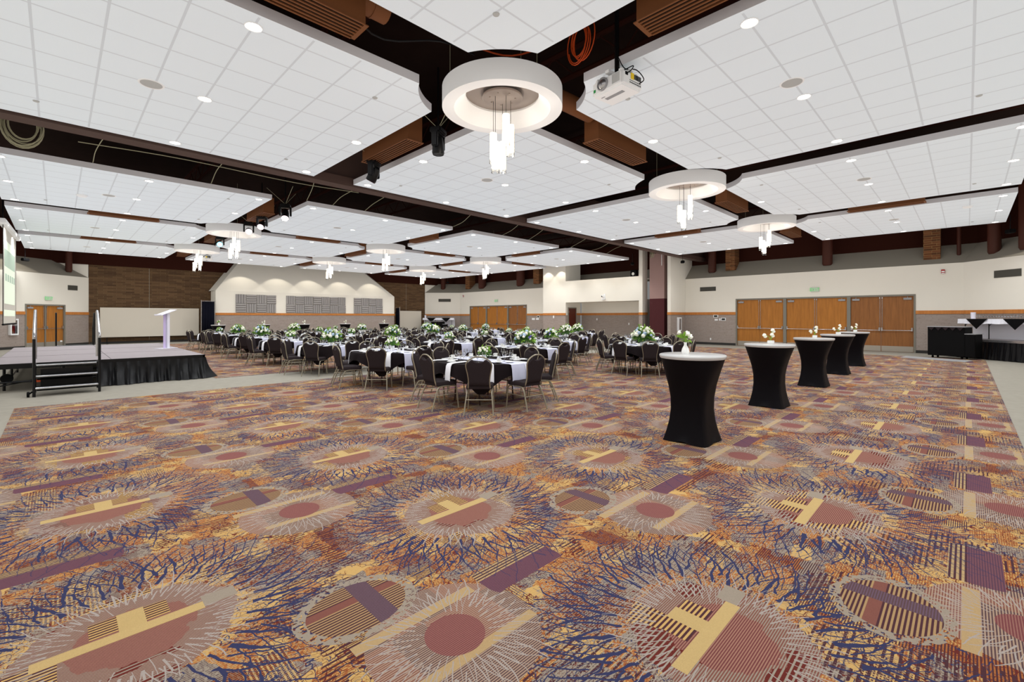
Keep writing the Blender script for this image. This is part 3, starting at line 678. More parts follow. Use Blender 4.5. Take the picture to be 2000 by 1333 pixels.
vent((.62, 35.32, 3.22), -PI*.75, .55, .27, 'dark vent on the angled wall above the left double door'); vent((26.75, 22.1, 3.26), PI/2, .6, .26, 'dark vent beside the alcove wall corner')
def letters(bm, txt, h, y, cx=0, z=0):
    L = {'E': ((0, 0, .2, 1), (0, 0, 1, .18), (0, .41, .85, .59), (0, .82, 1, 1)), 'I': ((.4, 0, .62, 1),), 'T': ((.4, 0, .6, 1), (0, .82, 1, 1)), 'X': None}
    w = h*.55; x = cx-len(txt)*w*1.25/2
    for c in txt:
        if c == 'X':
            for s in (1, -1):
                T = xf((x+w/2, y, z), 0, 0, s*.47); box(bm, -w*.1, w*.1, 0, .004, -h*.55, h*.55, T)
        else:
            for (a0, b0, a1, b1) in L[c]: box(bm, x+a0*w, x+a1*w, y, y+.004, z-h/2+b0*h, z-h/2+b1*h)
        x += w*1.25
def exit_sign(p, rz, lb):
    bm = B(); box(bm, -.18, .18, 0, .06, -.11, .11, bev=.01); t = obj('exit_sign', bm, 'exit', loc=p, rz=rz); tag(t, lb, 'exit sign', 'exit signs')
    bm = B(); letters(bm, 'EXIT', .15, .062); o = obj('lettering', bm, 'exitg', t); o.scale.x = -1
    return t
y = wx(1592, 26.75); exit_sign((26.75, y, zx(566, 26.75, y)), PI/2, 'lit green EXIT sign above the middle right-hand doors')
y = wx(970, 26.75); exit_sign((26.75, y, zx(588, 26.75, y)), PI/2, 'lit green EXIT sign above the far-right oak doors')
exit_sign((-.33, 34.37, 2.58), -PI*.75, 'lit green EXIT sign above the left double door')
for (px, py, x, lb) in ((1842, 531, 26.75, 'red fire alarm strobe on the wall right of the right-hand doors'), (905, 579, 26.75, 'small red fire alarm strobe left of the far-right doors')):
    y = wx(px, x); bm = B(); box(bm, -.06, .06, 0, .05, -.09, .09, bev=.008); t = obj('fire_alarm', bm, 'red', loc=(x, y, zx(py, x, y)), rz=PI/2); tag(t, lb, 'fire alarm')
    bm = B(); box(bm, -.05, .05, .05, .07, -.02, .03, bev=.006); box(bm, -.05, .05, .05, .055, -.085, -.05); obj('strobe', bm, 'white', t)
def plate(px, py, x, w, h, m, name, lb, cat, rz=PI/2, inner=None):
    y = wx(px, x); bm = B(); box(bm, -w/2, w/2, 0, .02, -h/2, h/2, bev=.004); t = obj(name, bm, m, loc=(x, y, zx(py, x, y)), rz=rz); tag(t, lb, cat)
    if inner: bm = B(); box(bm, -w*.36, w*.36, .02, .024, -h*.32, h*.32); obj('display', bm, inner, t)
plate(1398, 618, 26.75, .27, .15, 'white', 'touch_panel', 'white-framed dark touch panel left of the right-hand doors', 'control panel', inner='screenlcd')
plate(1399, 625, 26.75, .18, .1, 'white', 'switch_plate', 'white switch plate under the touch panel by the right-hand doors', 'light switch')
plate(1406, 624.5, 26.75, .07, .13, 'white', 'switch_plate', 'narrow white switch plate beside the touch panel by the right-hand doors', 'light switch')
plate(1413, 624, 26.75, .26, .17, 'white', 'control_box', 'white control box with a dark band nearest the right-hand doors', 'control panel', inner='screenlcd')
plate(1388, 662.5, 26.75, .07, .12, 'white', 'wall_outlet', 'small outlet low on the stone wall left of the right-hand doors', 'outlet')
plate(1042, 623.5, 26.75, .32, .15, 'white', 'switch_plate', 'white switch plate right of the far-right doors', 'light switch')
plate(1050, 623.5, 26.75, .3, .13, 'white', 'switch_plate', 'white switch plate under the small panel at the alcove corner', 'light switch')
plate(1051.5, 619, 26.75, .24, .18, 'white', 'touch_panel', 'small dark touch panel right of the far-right doors', 'control panel', inner='screenlcd')
plate(1081.5, 619.5, 25., .1, .18, 'white', 'switch_plate', 'single white switch on the stone wall left of the alcove', 'light switch')
plate(1166, 624, 26.86, .08, .14, 'white', 'wall_outlet', 'pale outlet on the left of the alcove back wall', 'outlet'); plate(1228.5, 633, 26.86, .08, .14, 'white', 'wall_outlet', 'pale outlet on the right of the alcove back wall', 'outlet')
bm = B(); T = xf((.16, 34.86, .28), -PI*.75); box(bm, -.06, .06, 0, .015, -.04, .04, T); tag(obj('wall_outlet', bm, 'white'), 'white outlet low on the stone wall right of the left double door', 'outlet')
# PTZ camera above alcove
y = wx(1180, 25.); t = thing('ptz_camera', 'white pan-tilt camera mounted above the alcove opening', 'camera', (24.98, y, zx(586, 25, y)))
bm = B(); box(bm, -.16, .02, -.12, .12, 0, .08, bev=.02); box(bm, -.02, .02, -.1, .02, .08, .38); obj('base', bm, 'white', t)
bm = B(); lathe(bm, [(0, -.09), (.07, -.07), (.09, 0), (.07, .07), (0, .09)], 16, xf((-.12, .03, .22))); obj('head', bm, 'white', t); bm = B(); lathe(bm, [(0, .03), (.035, .02), (.04, 0)], 14, xf((-.2, .03, .22), 0, 0, -PI/2)); obj('lens', bm, 'black', t)
# small black speakers / cameras hung at cloud corners
for (x, y, z, lb) in ((24.3, 11.05, 4.62, 'small black camera hanging by the right pier'), (23.9, 13.9, 4.72, 'small black spotlight at the ceiling panel corner by the alcove'), (-1.1, 32.6, 4.4, 'small black speaker hanging above the left wall'), (24.3, -1.1, 4.68, 'small black speaker hanging at the far right ceiling corner'), (24.0, 31.9, 4.6, 'small black camera at the far corner of the ceiling panels')):
    t = thing('hanging_speaker', lb, 'speaker', (x, y, z), .6); bm = B(); box(bm, -.13, .13, -.09, .09, -.07, .07, bev=.02); obj('housing', bm, 'black', t); bm = B(); tube(bm, [(0, 0, .07), (0, 0, .6)], .012); obj('bracket', bm, 'blackmetal', t)
# loudspeaker on the alcove ledge
t = thing('loudspeaker', 'black loudspeaker with a red light on the ledge above the alcove', 'speaker', (25.5, 14.7, 4.08)); bm = B(); box(bm, -.15, .15, -.2, .2, 0, .45, bev=.02); obj('cabinet', bm, 'black', t)
bm = B(); lathe(bm, [(0, .01), (.09, .0), (.1, -.01)], 16, xf((-.155, 0, .2), 0, 0, -PI/2)); obj('cone', bm, 'speaker', t)
# extinguisher cabinets
def cabinet(loc, rz, lb, lb2, deep=.12):
    t = thing('extinguisher_cabinet', lb, 'fire extinguisher cabinet', loc, rz); w, h = .36, .8
    bm = B(); box(bm, -w/2, w/2, 0, .01, 0, h); [box(bm, a, b, .01, deep, c, d) for a, b, c, d in ((-w/2, -w/2+.05, 0, h), (w/2-.05, w/2, 0, h), (-w/2+.05, w/2-.05, 0, .07), (-w/2+.05, w/2-.05, h-.07, h))]; obj('box', bm, 'white', t)
    bm = B(); box(bm, -w/2+.05, w/2-.05, deep-.012, deep-.008, .07, h-.07); obj('glass_front', bm, 'glass', t)
    e = thing('fire_extinguisher', lb2, 'fire extinguisher', (loc[0]-math.sin(rz)*.06, loc[1]+math.cos(rz)*.06, loc[2]+.07), rz)
    bm = B(); lathe(bm, [(0, 0), (.045, .0), (.048, .02), (.048, .34), (.03, .40), (.015, .42), (0, .42)], 18); obj('cylinder', bm, 'red', e)
    bm = B(); box(bm, -.02, .02, -.02, .02, .42, .46); tube(bm, [(0, 0, .46), (.06, 0, .5)], .01); tube(bm, smoothpath([(0, 0, .45), (-.04, .0, .4), (-.035, .03, .2), (-.03, .03, .1)], 4), .008); obj('valve', bm, 'black', e)
x = 12.0/((1-.3645)/(1+.3645)); cabinet((25.83, 11.998, .62+.15), PI, 'white fire extinguisher cabinet on the pier left of the right-hand doors', 'red fire extinguisher inside the cabinet on the right-hand pier')
cabinet((1.3-2.85+.003, 36-2.85-.003, .70), -PI*.75, 'white fire extinguisher cabinet under the projection screen', 'red fire extinguisher in the cabinet below the projection screen')

# ducts and brick stubs in the soffit
def zs(x): return 3.87+(x-26.75)*.88
k = 0
for (px, r, x, lb) in ((1391, .22, 27.15, 'round maroon duct in the soffit, nearest the right pier'), (1616, .22, 27.15, 'round maroon duct in the soffit, above the middle right-hand door'), (1873, .07, 27.2, 'thin maroon pipe in the soffit at the right wall corner'), (857, .22, 26.6, 'round duct in the soffit at the far brick corner'), (942, .36, 27.2, 'round duct in the soffit above the far-right doors, left one'), (1017, .36, 27.2, 'round duct in the soffit beside the alcove block, right one')):
    y = wx(px, x); zb = {1391: 4.18, 1616: 4.15, 1873: 4.15, 857: 4.2, 942: 4.15, 1017: 4.15}[px]
    if px == 857: x, y = 25.95, 35.2
    bm = B(); lathe(bm, [(0, zb), (r*.8, zb), (r, zb+.1), (r, 6.6)], 20, xf((x, y, 0))); tag(obj('soffit_duct', bm, 'pipebrown'), lb, 'duct')
for (x, y, r, lb) in ((26.43, -.77, .2, 'large round maroon duct above the far right angled wall'), (25.60, -1.6, .24, 'round maroon duct at the right frame edge'), (.47, 35.5, .15, 'round maroon duct above the left double door')):
    bm = B(); lathe(bm, [(0, 4.1), (r*.8, 4.1), (r, 4.2), (r, 6.6)], 20, xf((x, y, 0))); tag(obj('soffit_duct', bm, 'pipebrown'), lb, 'duct')
for (px, w, zb, lb) in ((1426, .5, 4.24, 'brick pilaster stub in the soffit near the right pier'), (1820, .55, 4.1, 'brick pilaster stub in the soffit right of the right-hand doors'), (913, .6, 4.2, 'brick pilaster stub in the soffit left of the far doors'), (1047, .6, 4.25, 'brick pilaster stub in the soffit beside the alcove block')):
    y = wx(px, 27.0); bm = B(); box(bm, 0, .7, -w/2, w/2, 0, 6.6-zb); tag(obj('brick_pilaster', bm, 'brick_pier', loc=(27.0, y, zb)), lb, 'pilaster')

# acoustic panels (each square lifts off)
AP = {}
for o_ in (0, 1):
    bm = B(); s = .305
    for k in range(4):
        c = -s+(k+.5)*s/2
        prof = []
        for q in range(9): a = PI*q/8; prof.append((c-math.cos(a)*s/4*.96, .02+.07*math.sin(a)))
        vs0 = [bm.verts.new((x, -y, -s*.98) if o_ == 0 else (-s*.98, -y, x)) for x, y in prof]; vs1 = [bm.verts.new((x, -y, s*.98) if o_ == 0 else (s*.98, -y, x)) for x, y in prof]
        for q in range(8): bm.faces.new((vs0[q], vs0[q+1], vs1[q+1], vs1[q])).smooth = True
        bm.faces.new(vs0); bm.faces.new(vs1)
    box(bm, -s, s, -.022, 0, -s, s); AP[o_] = mesh('acoustic_panel', bm, 'foam')
for g, (x0, nx, gl, st) in enumerate(((8.46, 4, 'left', 0), (11.66, 7, 'middle', 0), (16.78, 4, 'right', 1))):
    for i in range(nx):
        for j in range(2):
            o = bpy.data.objects.new('acoustic_panel', AP[(i+j+1+st) % 2 if True else 0]); C.objects.link(o)
            o.data = AP[0] if (i+j+st) % 2 == 1 else AP[1]
            if j == 1: pass
            o.location = (x0+.32+i*.637, YB-.001, 2.20+j*.625)
            tag(o, 'grey fluted acoustic tile, %s row, %s from left in the %s block' % (('lower', 'upper')[j], ORD[i], gl), 'acoustic panel', 'acoustic tiles in the %s block' % gl)

# boards and drapes
def board(x0, x1, z0, z1, lb, lean=0):
    t = thing('folding_screen_board', lb, 'board', (0, 35.72, 0)); bm = B(); box(bm, x0, x1, 0, .05, z0, z1); obj('panel', bm, 'board', t)
    bm = B(); [box(bm, x-.02, x+.02, .06, .1, 0, z1-.1) for x in (x0+.3, x1-.3)]; [box(bm, x-.04, x+.04, -.1, .15, 0, .03) for x in (x0+.3, x1-.3)]; obj('support_legs', bm, 'blackmetal', t)
board(1.78, 6.6, .40, 2.15, 'long cream movable board standing before the left brick wall'); board(21.35, 23.85, .1, 2.15, 'square cream movable board standing before the right brick wall')
def drape(x0, y0, x1, y1, h, lb):
    L = math.hypot(x1-x0, y1-y0); t = thing('pipe_and_drape', lb, 'drape', (x0, y0, 0), math.atan2(y1-y0, x1-x0)); bm = B(); n_ = int(L/.02)
    a = [bm.verts.new((L*k/n_, .035*math.sin(k*.9)+.01*math.sin(k*2.3), .04)) for k in range(n_+1)]; b = [bm.verts.new((L*k/n_, .02*math.sin(k*.9), h-.03)) for k in range(n_+1)]
    for k in range(n_): bm.faces.new((a[k], a[k+1], b[k+1], b[k])).smooth = True
    c = obj('curtain', bm, 'velvet', t); md = c.modifiers.new('s', 'SOLIDIFY'); md.thickness = .006
    bm = B(); tube(bm, [(-.03, 0, 0), (-.03, 0, h+.05)], .02); tube(bm, [(L+.03, 0, 0), (L+.03, 0, h+.05)], .02); tube(bm, [(-.03, 0, h), (L+.03, 0, h)], .015); obj('pipe_frame', bm, 'chrome', t)
    bm = B(); box(bm, -.2, .14, -.2, .2, 0, .012); box(bm, L-.14, L+.2, -.2, .2, 0, .012); obj('base_plate', bm, 'blackmetal', t)
drape(6.56, 34.62, 7.22, 34.5, 2.62, 'narrow black pipe-and-drape panel left of the acoustic wall'); drape(20.72, 34.3, 20.98, 35.3, 2.4, 'black pipe-and-drape panel seen edge-on right of the acoustic wall')

# folding partition stack
t = thing('folding_partition', 'stacked folding partition panels, mauve above and maroon below, between the two piers', 'folding partition', (25.05, 12.5, 0))
for k in range(5):
    p = B(); box(p, .0+k*.28, .26+k*.28, 0, .92, .02, 2.68, mi=0); box(p, .0+k*.28, .26+k*.28, 0, .92, 2.68, 5.35, mi=1); obj('partition_panel', p, ['maroon', 'mauve'], t)
bm = B(); tube(bm, [(-.1, .1, 4.6), (-.1, .1, 5.4)], .02); obj('hanger_rod', bm, 'white', t)

# projection screen on the left
t = thing('projection_screen', 'pull-down projection screen showing a pale slide, left of the stage', 'projection screen', (-1.925, 0, 0), -.028)
bm = B(); box(bm, -.004, .004, 23.0, 26.95, 1.36, 4.68); obj('screen_fabric', bm, 'screen', t)
bm = B(); box(bm, .0045, .007, 23.25, 26.55, 2.05, 4.25); box(bm, .0045, .007, 23.2, 26.6, 1.62, 1.84); obj('projected_slide', bm, 'slide', t)
bm = B(); box(bm, .0072, .009, 23.25, 26.55, 3.35, 3.95); [box(bm, .0072, .009, 23.5+k*.65, 23.95+k*.65, 2.85, 3.1) for k in range(5)]; obj('slide_pictures', bm, 'slide2', t)
bm = B(); box(bm, -.006, .006, 22.9, 23.0, 1.3, 4.7); box(bm, -.006, .006, 26.95, 27.05, 1.3, 4.7); tube(bm, [(0, 22.9, 1.33), (0, 27.05, 1.33)], .03); obj('black_border', bm, 'black', t)
bm = B(); box(bm, -.1, .1, 22.5, 27.5, 4.70, 4.86, bev=.02); obj('casing', bm, 'white', t); bm = B(); [tube(bm, [(0, y, 4.86), (0, y, 6.6)], .02) for y in (22.9, 27.1)]; obj('hanger_rod', bm, 'blackmetal', t)

# ------------------------------------------------------------------ stage
t = thing('stage', 'low portable stage with mauve carpet top and black skirt, left of the tables', 'stage', (0, 0, 0))
bm = B(); box(bm, -.97, 2.74, 14.17, 21.7, .57, .6); obj('deck', bm, 'stage', t)
bm = B(); box(bm, -.98, 2.75, 14.16, 14.2, .49, .598); box(bm, 2.71, 2.752, 14.16, 21.72, .49, .598); box(bm, -.98, -.94, 14.16, 21.72, .49, .598); box(bm, -.98, 2.75, 21.68, 21.72, .49, .598); box(bm, -.93, 2.7, 14.2, 21.68, .5, .57); obj('edge_frame', bm, 'blackmetal', t)
bm = B(); [box(bm, -.97, 2.7, y-.004, y+.004, .6, .602) for y in (16.6, 19.1)]; [box(bm, x-.004, x+.004, 14.2, 21.7, .6, .602) for x in (.9,)]; obj('deck_seams', bm, 'black', t)
# understage trusses
for x in (-.8, .1):
    for y in (14.6, 16.9, 19.2, 21.4):
        bm = B(); tube(bm, [(x, y, .0), (x, y, .5)], .025); obj('leg', bm, 'blackmetal', t)
bm = B(); tube(bm, [(-.9, 14.3, .2), (1.0, 14.3, .2)], .02); tube(bm, [(-.9, 14.32, .12), (.9, 14.32, .45)], .014); tube(bm, [(-.8, 14.6, .1), (-.8, 21.4, .1)], .02); obj('brace', bm, 'blackmetal', t)
bm = B(); T = xf((-.75, 14.35, .28), 0, PI/2); lathe(bm, [(0, -.03), (.09, -.03), (.1, 0), (.09, .03), (0, .03)], 20, T); obj('wheel', bm, 'black', t)
bm = B(); box(bm, -.35, -.12, 14.275, 14.28, .17, .23); obj('warning_label', bm, 'orangewire', t)
# skirt
def skirt(pts, z1, z0, flare, amp, m='skirt', parent=None, name='skirt', freq=9.):
    bm = B(); P = [Vector((*p, 0)) for p in pts]; seg = []; L = 0
    for a, b in zip(P, P[1:]):
        n_ = max(2, int((b-a).length/.022)); d = (b-a).normalized(); nn = Vector((d.y, -d.x, 0))
        for k in range(n_): seg.append((a+(b-a)*k/n_, nn, L+(b-a).length*k/n_))
        L += (b-a).length
    seg.append((P[-1], seg[-1][1], L)); cols = []
    for p, nn, s in seg:
        col = []
        for q in range(8):
            v = q/7; w = amp*(v**.5)*(math.sin(s*freq*4+1.7*math.sin(s*3.1)+v*.8*math.sin(s*5))+.55*math.sin(s*freq*7.1+v*1.5)+.9*v*math.sin(s*freq*1.3+2))
            if q == 0: w = .004*math.sin(s*90)
            o = p+nn*(.012+flare*v*v*(1+.35*math.sin(s*4.3))+w+amp*1.3*v); col.append(bm.verts.new((o.x, o.y, z1+(z0-z1)*v+(0 if q < 7 else .006*math.sin(s*11)+.006))))
        cols.append(col)
    for A, Bc in zip(cols, cols[1:]):
        for q in range(7): bm.faces.new((A[q], Bc[q], Bc[q+1], A[q+1])).smooth = True
    o = obj(name, bm, m, parent); return o
sk = skirt([(.68, 14.15), (2.76, 14.15), (2.77, 14.4), (2.77, 21.7)], .53, .005, .17, .028, parent=t)
# stairs (front and rear)
def stairs(loc, rz, lb, rail='chrome'):
    t = thing('stage_steps', lb, 'steps', loc, rz, 'stage steps')
    for k, (y, z) in enumerate(((.02, .18), (.29, .39), (.57, .595))):
        bm = B(); box(bm, -.46, .46, y+.02, y+.29, z-.03, z); tr = obj('tread', bm, 'black', t); bm = B(); tube(bm, [(-.46, y+.01, z-.015), (.46, y+.01, z-.015)], .022, 10); obj('silver_nosing', bm, 'chrome', tr)
    for s in (-1, 1):
        bm = B(); x = s*.48; tube(bm, [(x, .03, 0), (x, .03, 1.15)], .024, 8); tube(bm, [(x, .62, .02), (x, .62, .6)], .02, 8); tube(bm, [(x, .03, .1), (x, .8, .6)], .02, 8); obj('stringer', bm, 'blackmetal', t)
        bm = B(); tube(bm, smoothpath([(x, .03, 1.14), (x, .10, 1.26), (x, .72, 1.68), (x, .82, 1.70), (x, .88, 1.62), (x, .88, .7)], 5), .024, 10); obj('handrail', bm, rail, t)
    bm = B(); lathe(bm, [(0, -.02), (.05, -.02), (.055, 0), (.05, .02), (0, .02)], 16, xf((-.56, .06, .056), 0, 0, PI/2)); tube(bm, [(-.56, .06, .056), (-.48, .06, .12)], .015); obj('wheel', bm, 'black', t)
    bm = B(); tube(bm, [(-.45, .3, .1), (.45, .3, .1)], .015); tube(bm, [(-.45, .5, .3), (.45, .5, .3)], .015); box(bm, -.40, .40, .6, .61, .05, .5); obj('cross_brace', bm, 'blackmetal', t)
stairs((.16, 13.0, 0), 0, 'silver-edged stage steps with chrome handrails at the front of the stage'); stairs((.46, 22.78, 0), PI, 'stage steps behind the stage, only black rail posts showing', 'blackmetal')
# lectern
t = thing('lectern', 'slim white acrylic lectern with slanted top standing on the stage', 'lectern', (2.42, 17.75, .602), .5)
bm = B(); box(bm, -.25, .25, -.17, .17, 0, .012, bev=.004); obj('base_plate', bm, 'acrylic', t)
bm = B(); box(bm, .0, .08, -.05, .05, .012, 1.1); obj('column', bm, 'acrylic', t); bm = B(); box(bm, -.06, -.045, -.04, .04, .012, 1.08); obj('light_strip', bm, 'purple', t)
bm = B(); T = xf((0, 0, 1.12), 0, 0, -.36); box(bm, -.25, .25, -.15, .15, 0, .014, T, bev=.004); box(bm, -.265, -.25, -.15, .15, 0, .035, T); obj('reading_top', bm, 'acrylic', t)

# ------------------------------------------------------------------ banquet chair
def chair_proto(full=True):
    t = thing('banquet_chair', '', 'chair')
    st, fm = B(), B()
    def yb(z): return -.205-(max(z, .45)-.45)*.19
    # seat
    bm = B(); poly = [(-.21, -.2), (.21, -.2), (.225, .1), (.215, .2), (.14, .235), (-.14, .235), (-.215, .2), (-.225, .1)]
    lv = [(.405, .95), (.418, 1.), (.455, 1.), (.475, .96), (.484, .86)]; rings = [[bm.verts.new((x*s, (y-.01)*s+.01, z)) for x, y in poly] for z, s in lv]
    for A, Bq in zip(rings, rings[1:]):
        for k in range(8): bm.faces.new((A[k], A[(k+1) % 8], Bq[(k+1) % 8], Bq[k])).smooth = True
    bm.faces.new(rings[0][::-1]); bm.faces.new(rings[-1]).smooth = True; seatbm = bm
    half = [(.172, .44), (.168, .52), (.172, .60), (.190, .70), (.206, .775), (.204, .82), (.182, .864), (.135, .902), (.08, .930), (.04, .938), (0, .940)]
    # pad with a scooped hand hole at the top
    bm = B(); ph = [(.163, .47), (.160, .52), (.164, .60), (.182, .70), (.197, .775), (.195, .815), (.173, .852), (.128, .888), (.105, .893), (.075, .866), (.04, .852), (0, .85)]
    out = ph+[(-x, z) for x, z in ph[-2::-1]]
    def ring(s, dy): return [bm.verts.new((x*s, yb(z)+dy, .66+(z-.66)*s)) for x, z in out]
    R = [ring(.93, -.032), ring(1., -.018), ring(1., .018), ring(.92, .036)]
    for A, Bq in zip(R, R[1:]):
        for k in range(len(out)): bm.faces.new((A[k], A[(k+1) % len(out)], Bq[(k+1) % len(out)], Bq[k])).smooth = True
    bm.faces.new(R[0][::-1]); bm.faces.new(R[-1]); padbm = bm
    # frame loop
    bm = B(); pts = [(x, yb(z), z) for x, z in half]; pts = [(.19, .12, .402), (.19, -.08, .40), (.185, -.16, .405)]+[(.178, -.195, .43)]+pts[1:]
    full_ = [Vector(p) for p in pts]+[Vector((-p[0], p[1], p[2])) for p in pts[-2::-1]]; tube(bm, smoothpath(full_, 2), .0125, 8); framebm = bm
    legs = []
    for s in (-1, 1):
        bm = B(); tube(bm, smoothpath([(s*.235, -.31, 0), (s*.222, -.26, .15), (s*.205, -.195, .32), (s*.203, -.15, .385), (s*.203, -.08, .40)], 3), .0125, 8); legs.append(bm)
        bm = B(); tube(bm, smoothpath([(s*.203, -.08, .40), (s*.203, .10, .40), (s*.205, .17, .385), (s*.208, .205, .33), (s*.222, .235, 0)], 3), .0125, 8); legs.append(bm)
    bm = B(); tube(bm, [(-.218, -.235, .24), (.218, -.235, .24)], .007, 6)
    for s in (-1, 1): tube(bm, [(s*.218, -.24, .25), (s*.212, .22, .25)], .007, 6); tube(bm, [(s*.205, -.19, .325), (s*.208, .205, .33)], .006, 6)
    strbm = bm
    if full:
        obj('seat', seatbm, 'uph', t); obj('backrest', padbm, 'uph', t); obj('back_frame', framebm, 'champagne', t)
        for b in legs: obj('leg', b, 'champagne', t)
        obj('stretcher', strbm, 'champagne', t)
    else:
        for b in legs+[strbm]:
            me = bpy.data.meshes.new('tmp'); b.to_mesh(me); b.free(); framebm.from_mesh(me); bpy.data.meshes.remove(me)
        obj('seat', seatbm, 'uph', t); obj('backrest', padbm, 'uph', t); obj('frame', framebm, 'champagne', t)
    return t
CH = {True: chair_proto(True), False: chair_proto(False)}; chused = {True: False, False: False}

# ------------------------------------------------------------------ table and linen
def table_proto():
    t = thing('round_banquet_table', '', 'table')
    bm = B(); lathe(bm, [(0, .725), (.90, .725), (.91, .735), (.91, .745), (.90, .755), (0, .755)], 40); obj('tabletop', bm, 'ply', t)
    for sx in (-1, 1):
        for sy in (-1, 1):
            bm = B(); tube(bm, [(sx*.42, sy*.30, .725), (sx*.42, sy*.36, .0)], .014, 8); obj('leg', bm, 'tleg', t)
    bm = B(); [tube(bm, [(s*.42, -.33, .35), (s*.42, .33, .35)], .01, 6) for s in (-1, 1)]; [tube(bm, [(s*.42, 0, .35), (s*.05, 0, .72)], .009, 6) for s in (-1, 1)]; obj('brace', bm, 'tleg', t)
    return t
def cloth_mesh():
    bm = B(); n_ = 96; R = .918; rows = []
    rows.append([bm.verts.new((0, 0, .759))])
    for r_ in (.5, .9, R): rows.append([bm.verts.new((r_*math.cos(2*PI*k/n_), r_*math.sin(2*PI*k/n_), .759)) for k in range(n_)])
    for q in range(1, 7):
        row = []
        for k in range(n_):
            a = 2*PI*k/n_; ext = 1.085/max(abs(math.cos(a)), abs(math.sin(a)))-R; ext = min(ext, .50); v = q/6
            cor = max(0, math.cos(4*(a-PI/4))); f_ = .012*math.sin(9*a+2)+.008*math.sin(17*a)
            rr = R+.012+v*(.03+f_*1.6-.05*cor*v)+.014*v*math.sin(13*a)*cor
            row.append(bm.verts.new((rr*math.cos(a), rr*math.sin(a), .755-ext*v)))
        rows.append(row)
    for A, Bq in zip(rows, rows[1:]):
        for k in range(n_):
            j = (k+1) % n_
            f = bm.faces.new((A[0], Bq[k], Bq[j]) if len(A) == 1 else (A[k], A[j], Bq[j], Bq[k])); f.smooth = True
    return mesh('tablecloth', bm, 'cloth_black')
def strip_mesh(name, w, prof, m, wav=0., th=.0025):
    """a band of cloth: prof = [(along, z)...], width w across, slightly wavy, with real thickness"""
    bm = B(); nx = 6; top = []; bot = []
    for q, (y, z) in enumerate(prof):
        top.append([bm.verts.new((-w/2+w*k/nx, y+wav*math.sin(k*1.9+q*.3), z)) for k in range(nx+1)]); bot.append([bm.verts.new((-w/2+w*k/nx, y+wav*math.sin(k*1.9+q*.3)-(th if abs(y) > .9 else 0)*math.copysign(1, y), z-th)) for k in range(nx+1)])
    for L_ in (top, bot):
        for A, Bq in zip(L_, L_[1:]):
            for k in range(nx): bm.faces.new((A[k], A[k+1], Bq[k+1], Bq[k])).smooth = True
    for q in range(len(prof)-1):
        for k in (0, nx): bm.faces.new((top[q][k], top[q+1][k], bot[q+1][k], bot[q][k]))
    for q in (0, -1):
        for k in range(nx): bm.faces.new((top[q][k], top[q][k+1], bot[q][k+1], bot[q][k]))
    return mesh(name, bm, m)
def lathe_mesh(name, prof, m, seg=16, extra=None):
    bm = B(); lathe(bm, prof, seg)
    if extra: extra(bm)
    return mesh(name, bm, m)
TB = table_proto(); tused = False
ME = {}
ME['cloth'] = cloth_mesh()
ME['runner'] = strip_mesh('runner', .42, [(-1.0, .34), (-.99, .5), (-.975, .68), (-.955, .755), (-.90, .764), (0, .764), (.90, .764), (.955, .755), (.975, .68), (.99, .5), (1.0, .34)], 'runner', .012)
ME['napkin'] = strip_mesh('napkin', .115, [(.5, .770), (.88, .771), (.955, .764), (.985, .72), (1.005, .60), (1.01, .47)], 'napkin', .003, .007)
ME['flatnapkin'] = strip_mesh('napkin', .13, [(.50, .770), (.80, .771)], 'napkin', 0, .008)
ME['goblet'] = lathe_mesh('water_goblet', [(0, 0), (.034, 0), (.034, .003), (.006, .008), (.005, .075), (.02, .09), (.037, .115), (.040, .15), (.035, .185)], 'glass', 16)
ME['wine'] = lathe_mesh('wine_glass', [(0, 0), (.030, 0), (.030, .003), (.005, .008), (.004, .06), (.015, .07), (.029, .09), (.031, .12), (.027, .15)], 'glass', 16)
ME['plate'] = lathe_mesh('side_plate', [(0, .004), (.05, .004), (.082, .014), (.084, .017), (.05, .008), (0, .008)], 'porcelain', 24)
ME['saucer'] = lathe_mesh('saucer', [(0, .002), (.045, .002), (.072, .012), (.073, .015), (.04, .007), (0, .007)], 'porcelain', 20)
ME['cup'] = lathe_mesh('coffee_cup', [(0, .0), (.026, .0), (.038, .03), (.040, .07), (.036, .07), (.034, .03), (.0, .006)], 'porcelain', 18, lambda b: tube(b, smoothpath([(.036, 0, .06), (.062, 0, .055), (.06, 0, .025), (.034, 0, .02)], 4), .004, 6))
ME['shaker'] = lathe_mesh('salt_shaker', [(0, 0), (.022, 0), (.024, .02), (.018, .055), (.018, .07), (0, .078)], 'porcelain', 14)
ME['knife'] = None
bm = B(); box(bm, -.009, .009, -.11, .0, .0, .003); box(bm, -.007, .007, 0, .1, .0, .005); ME['knife'] = mesh('table_knife', bm, 'silver')
def put(name, key, loc, rz, label, cat, group):
    o = bpy.data.objects.new(name, ME[key]); C.objects.link(o); o.location = loc; o.rotation_euler.z = rz; return tag(o, label, cat, group)

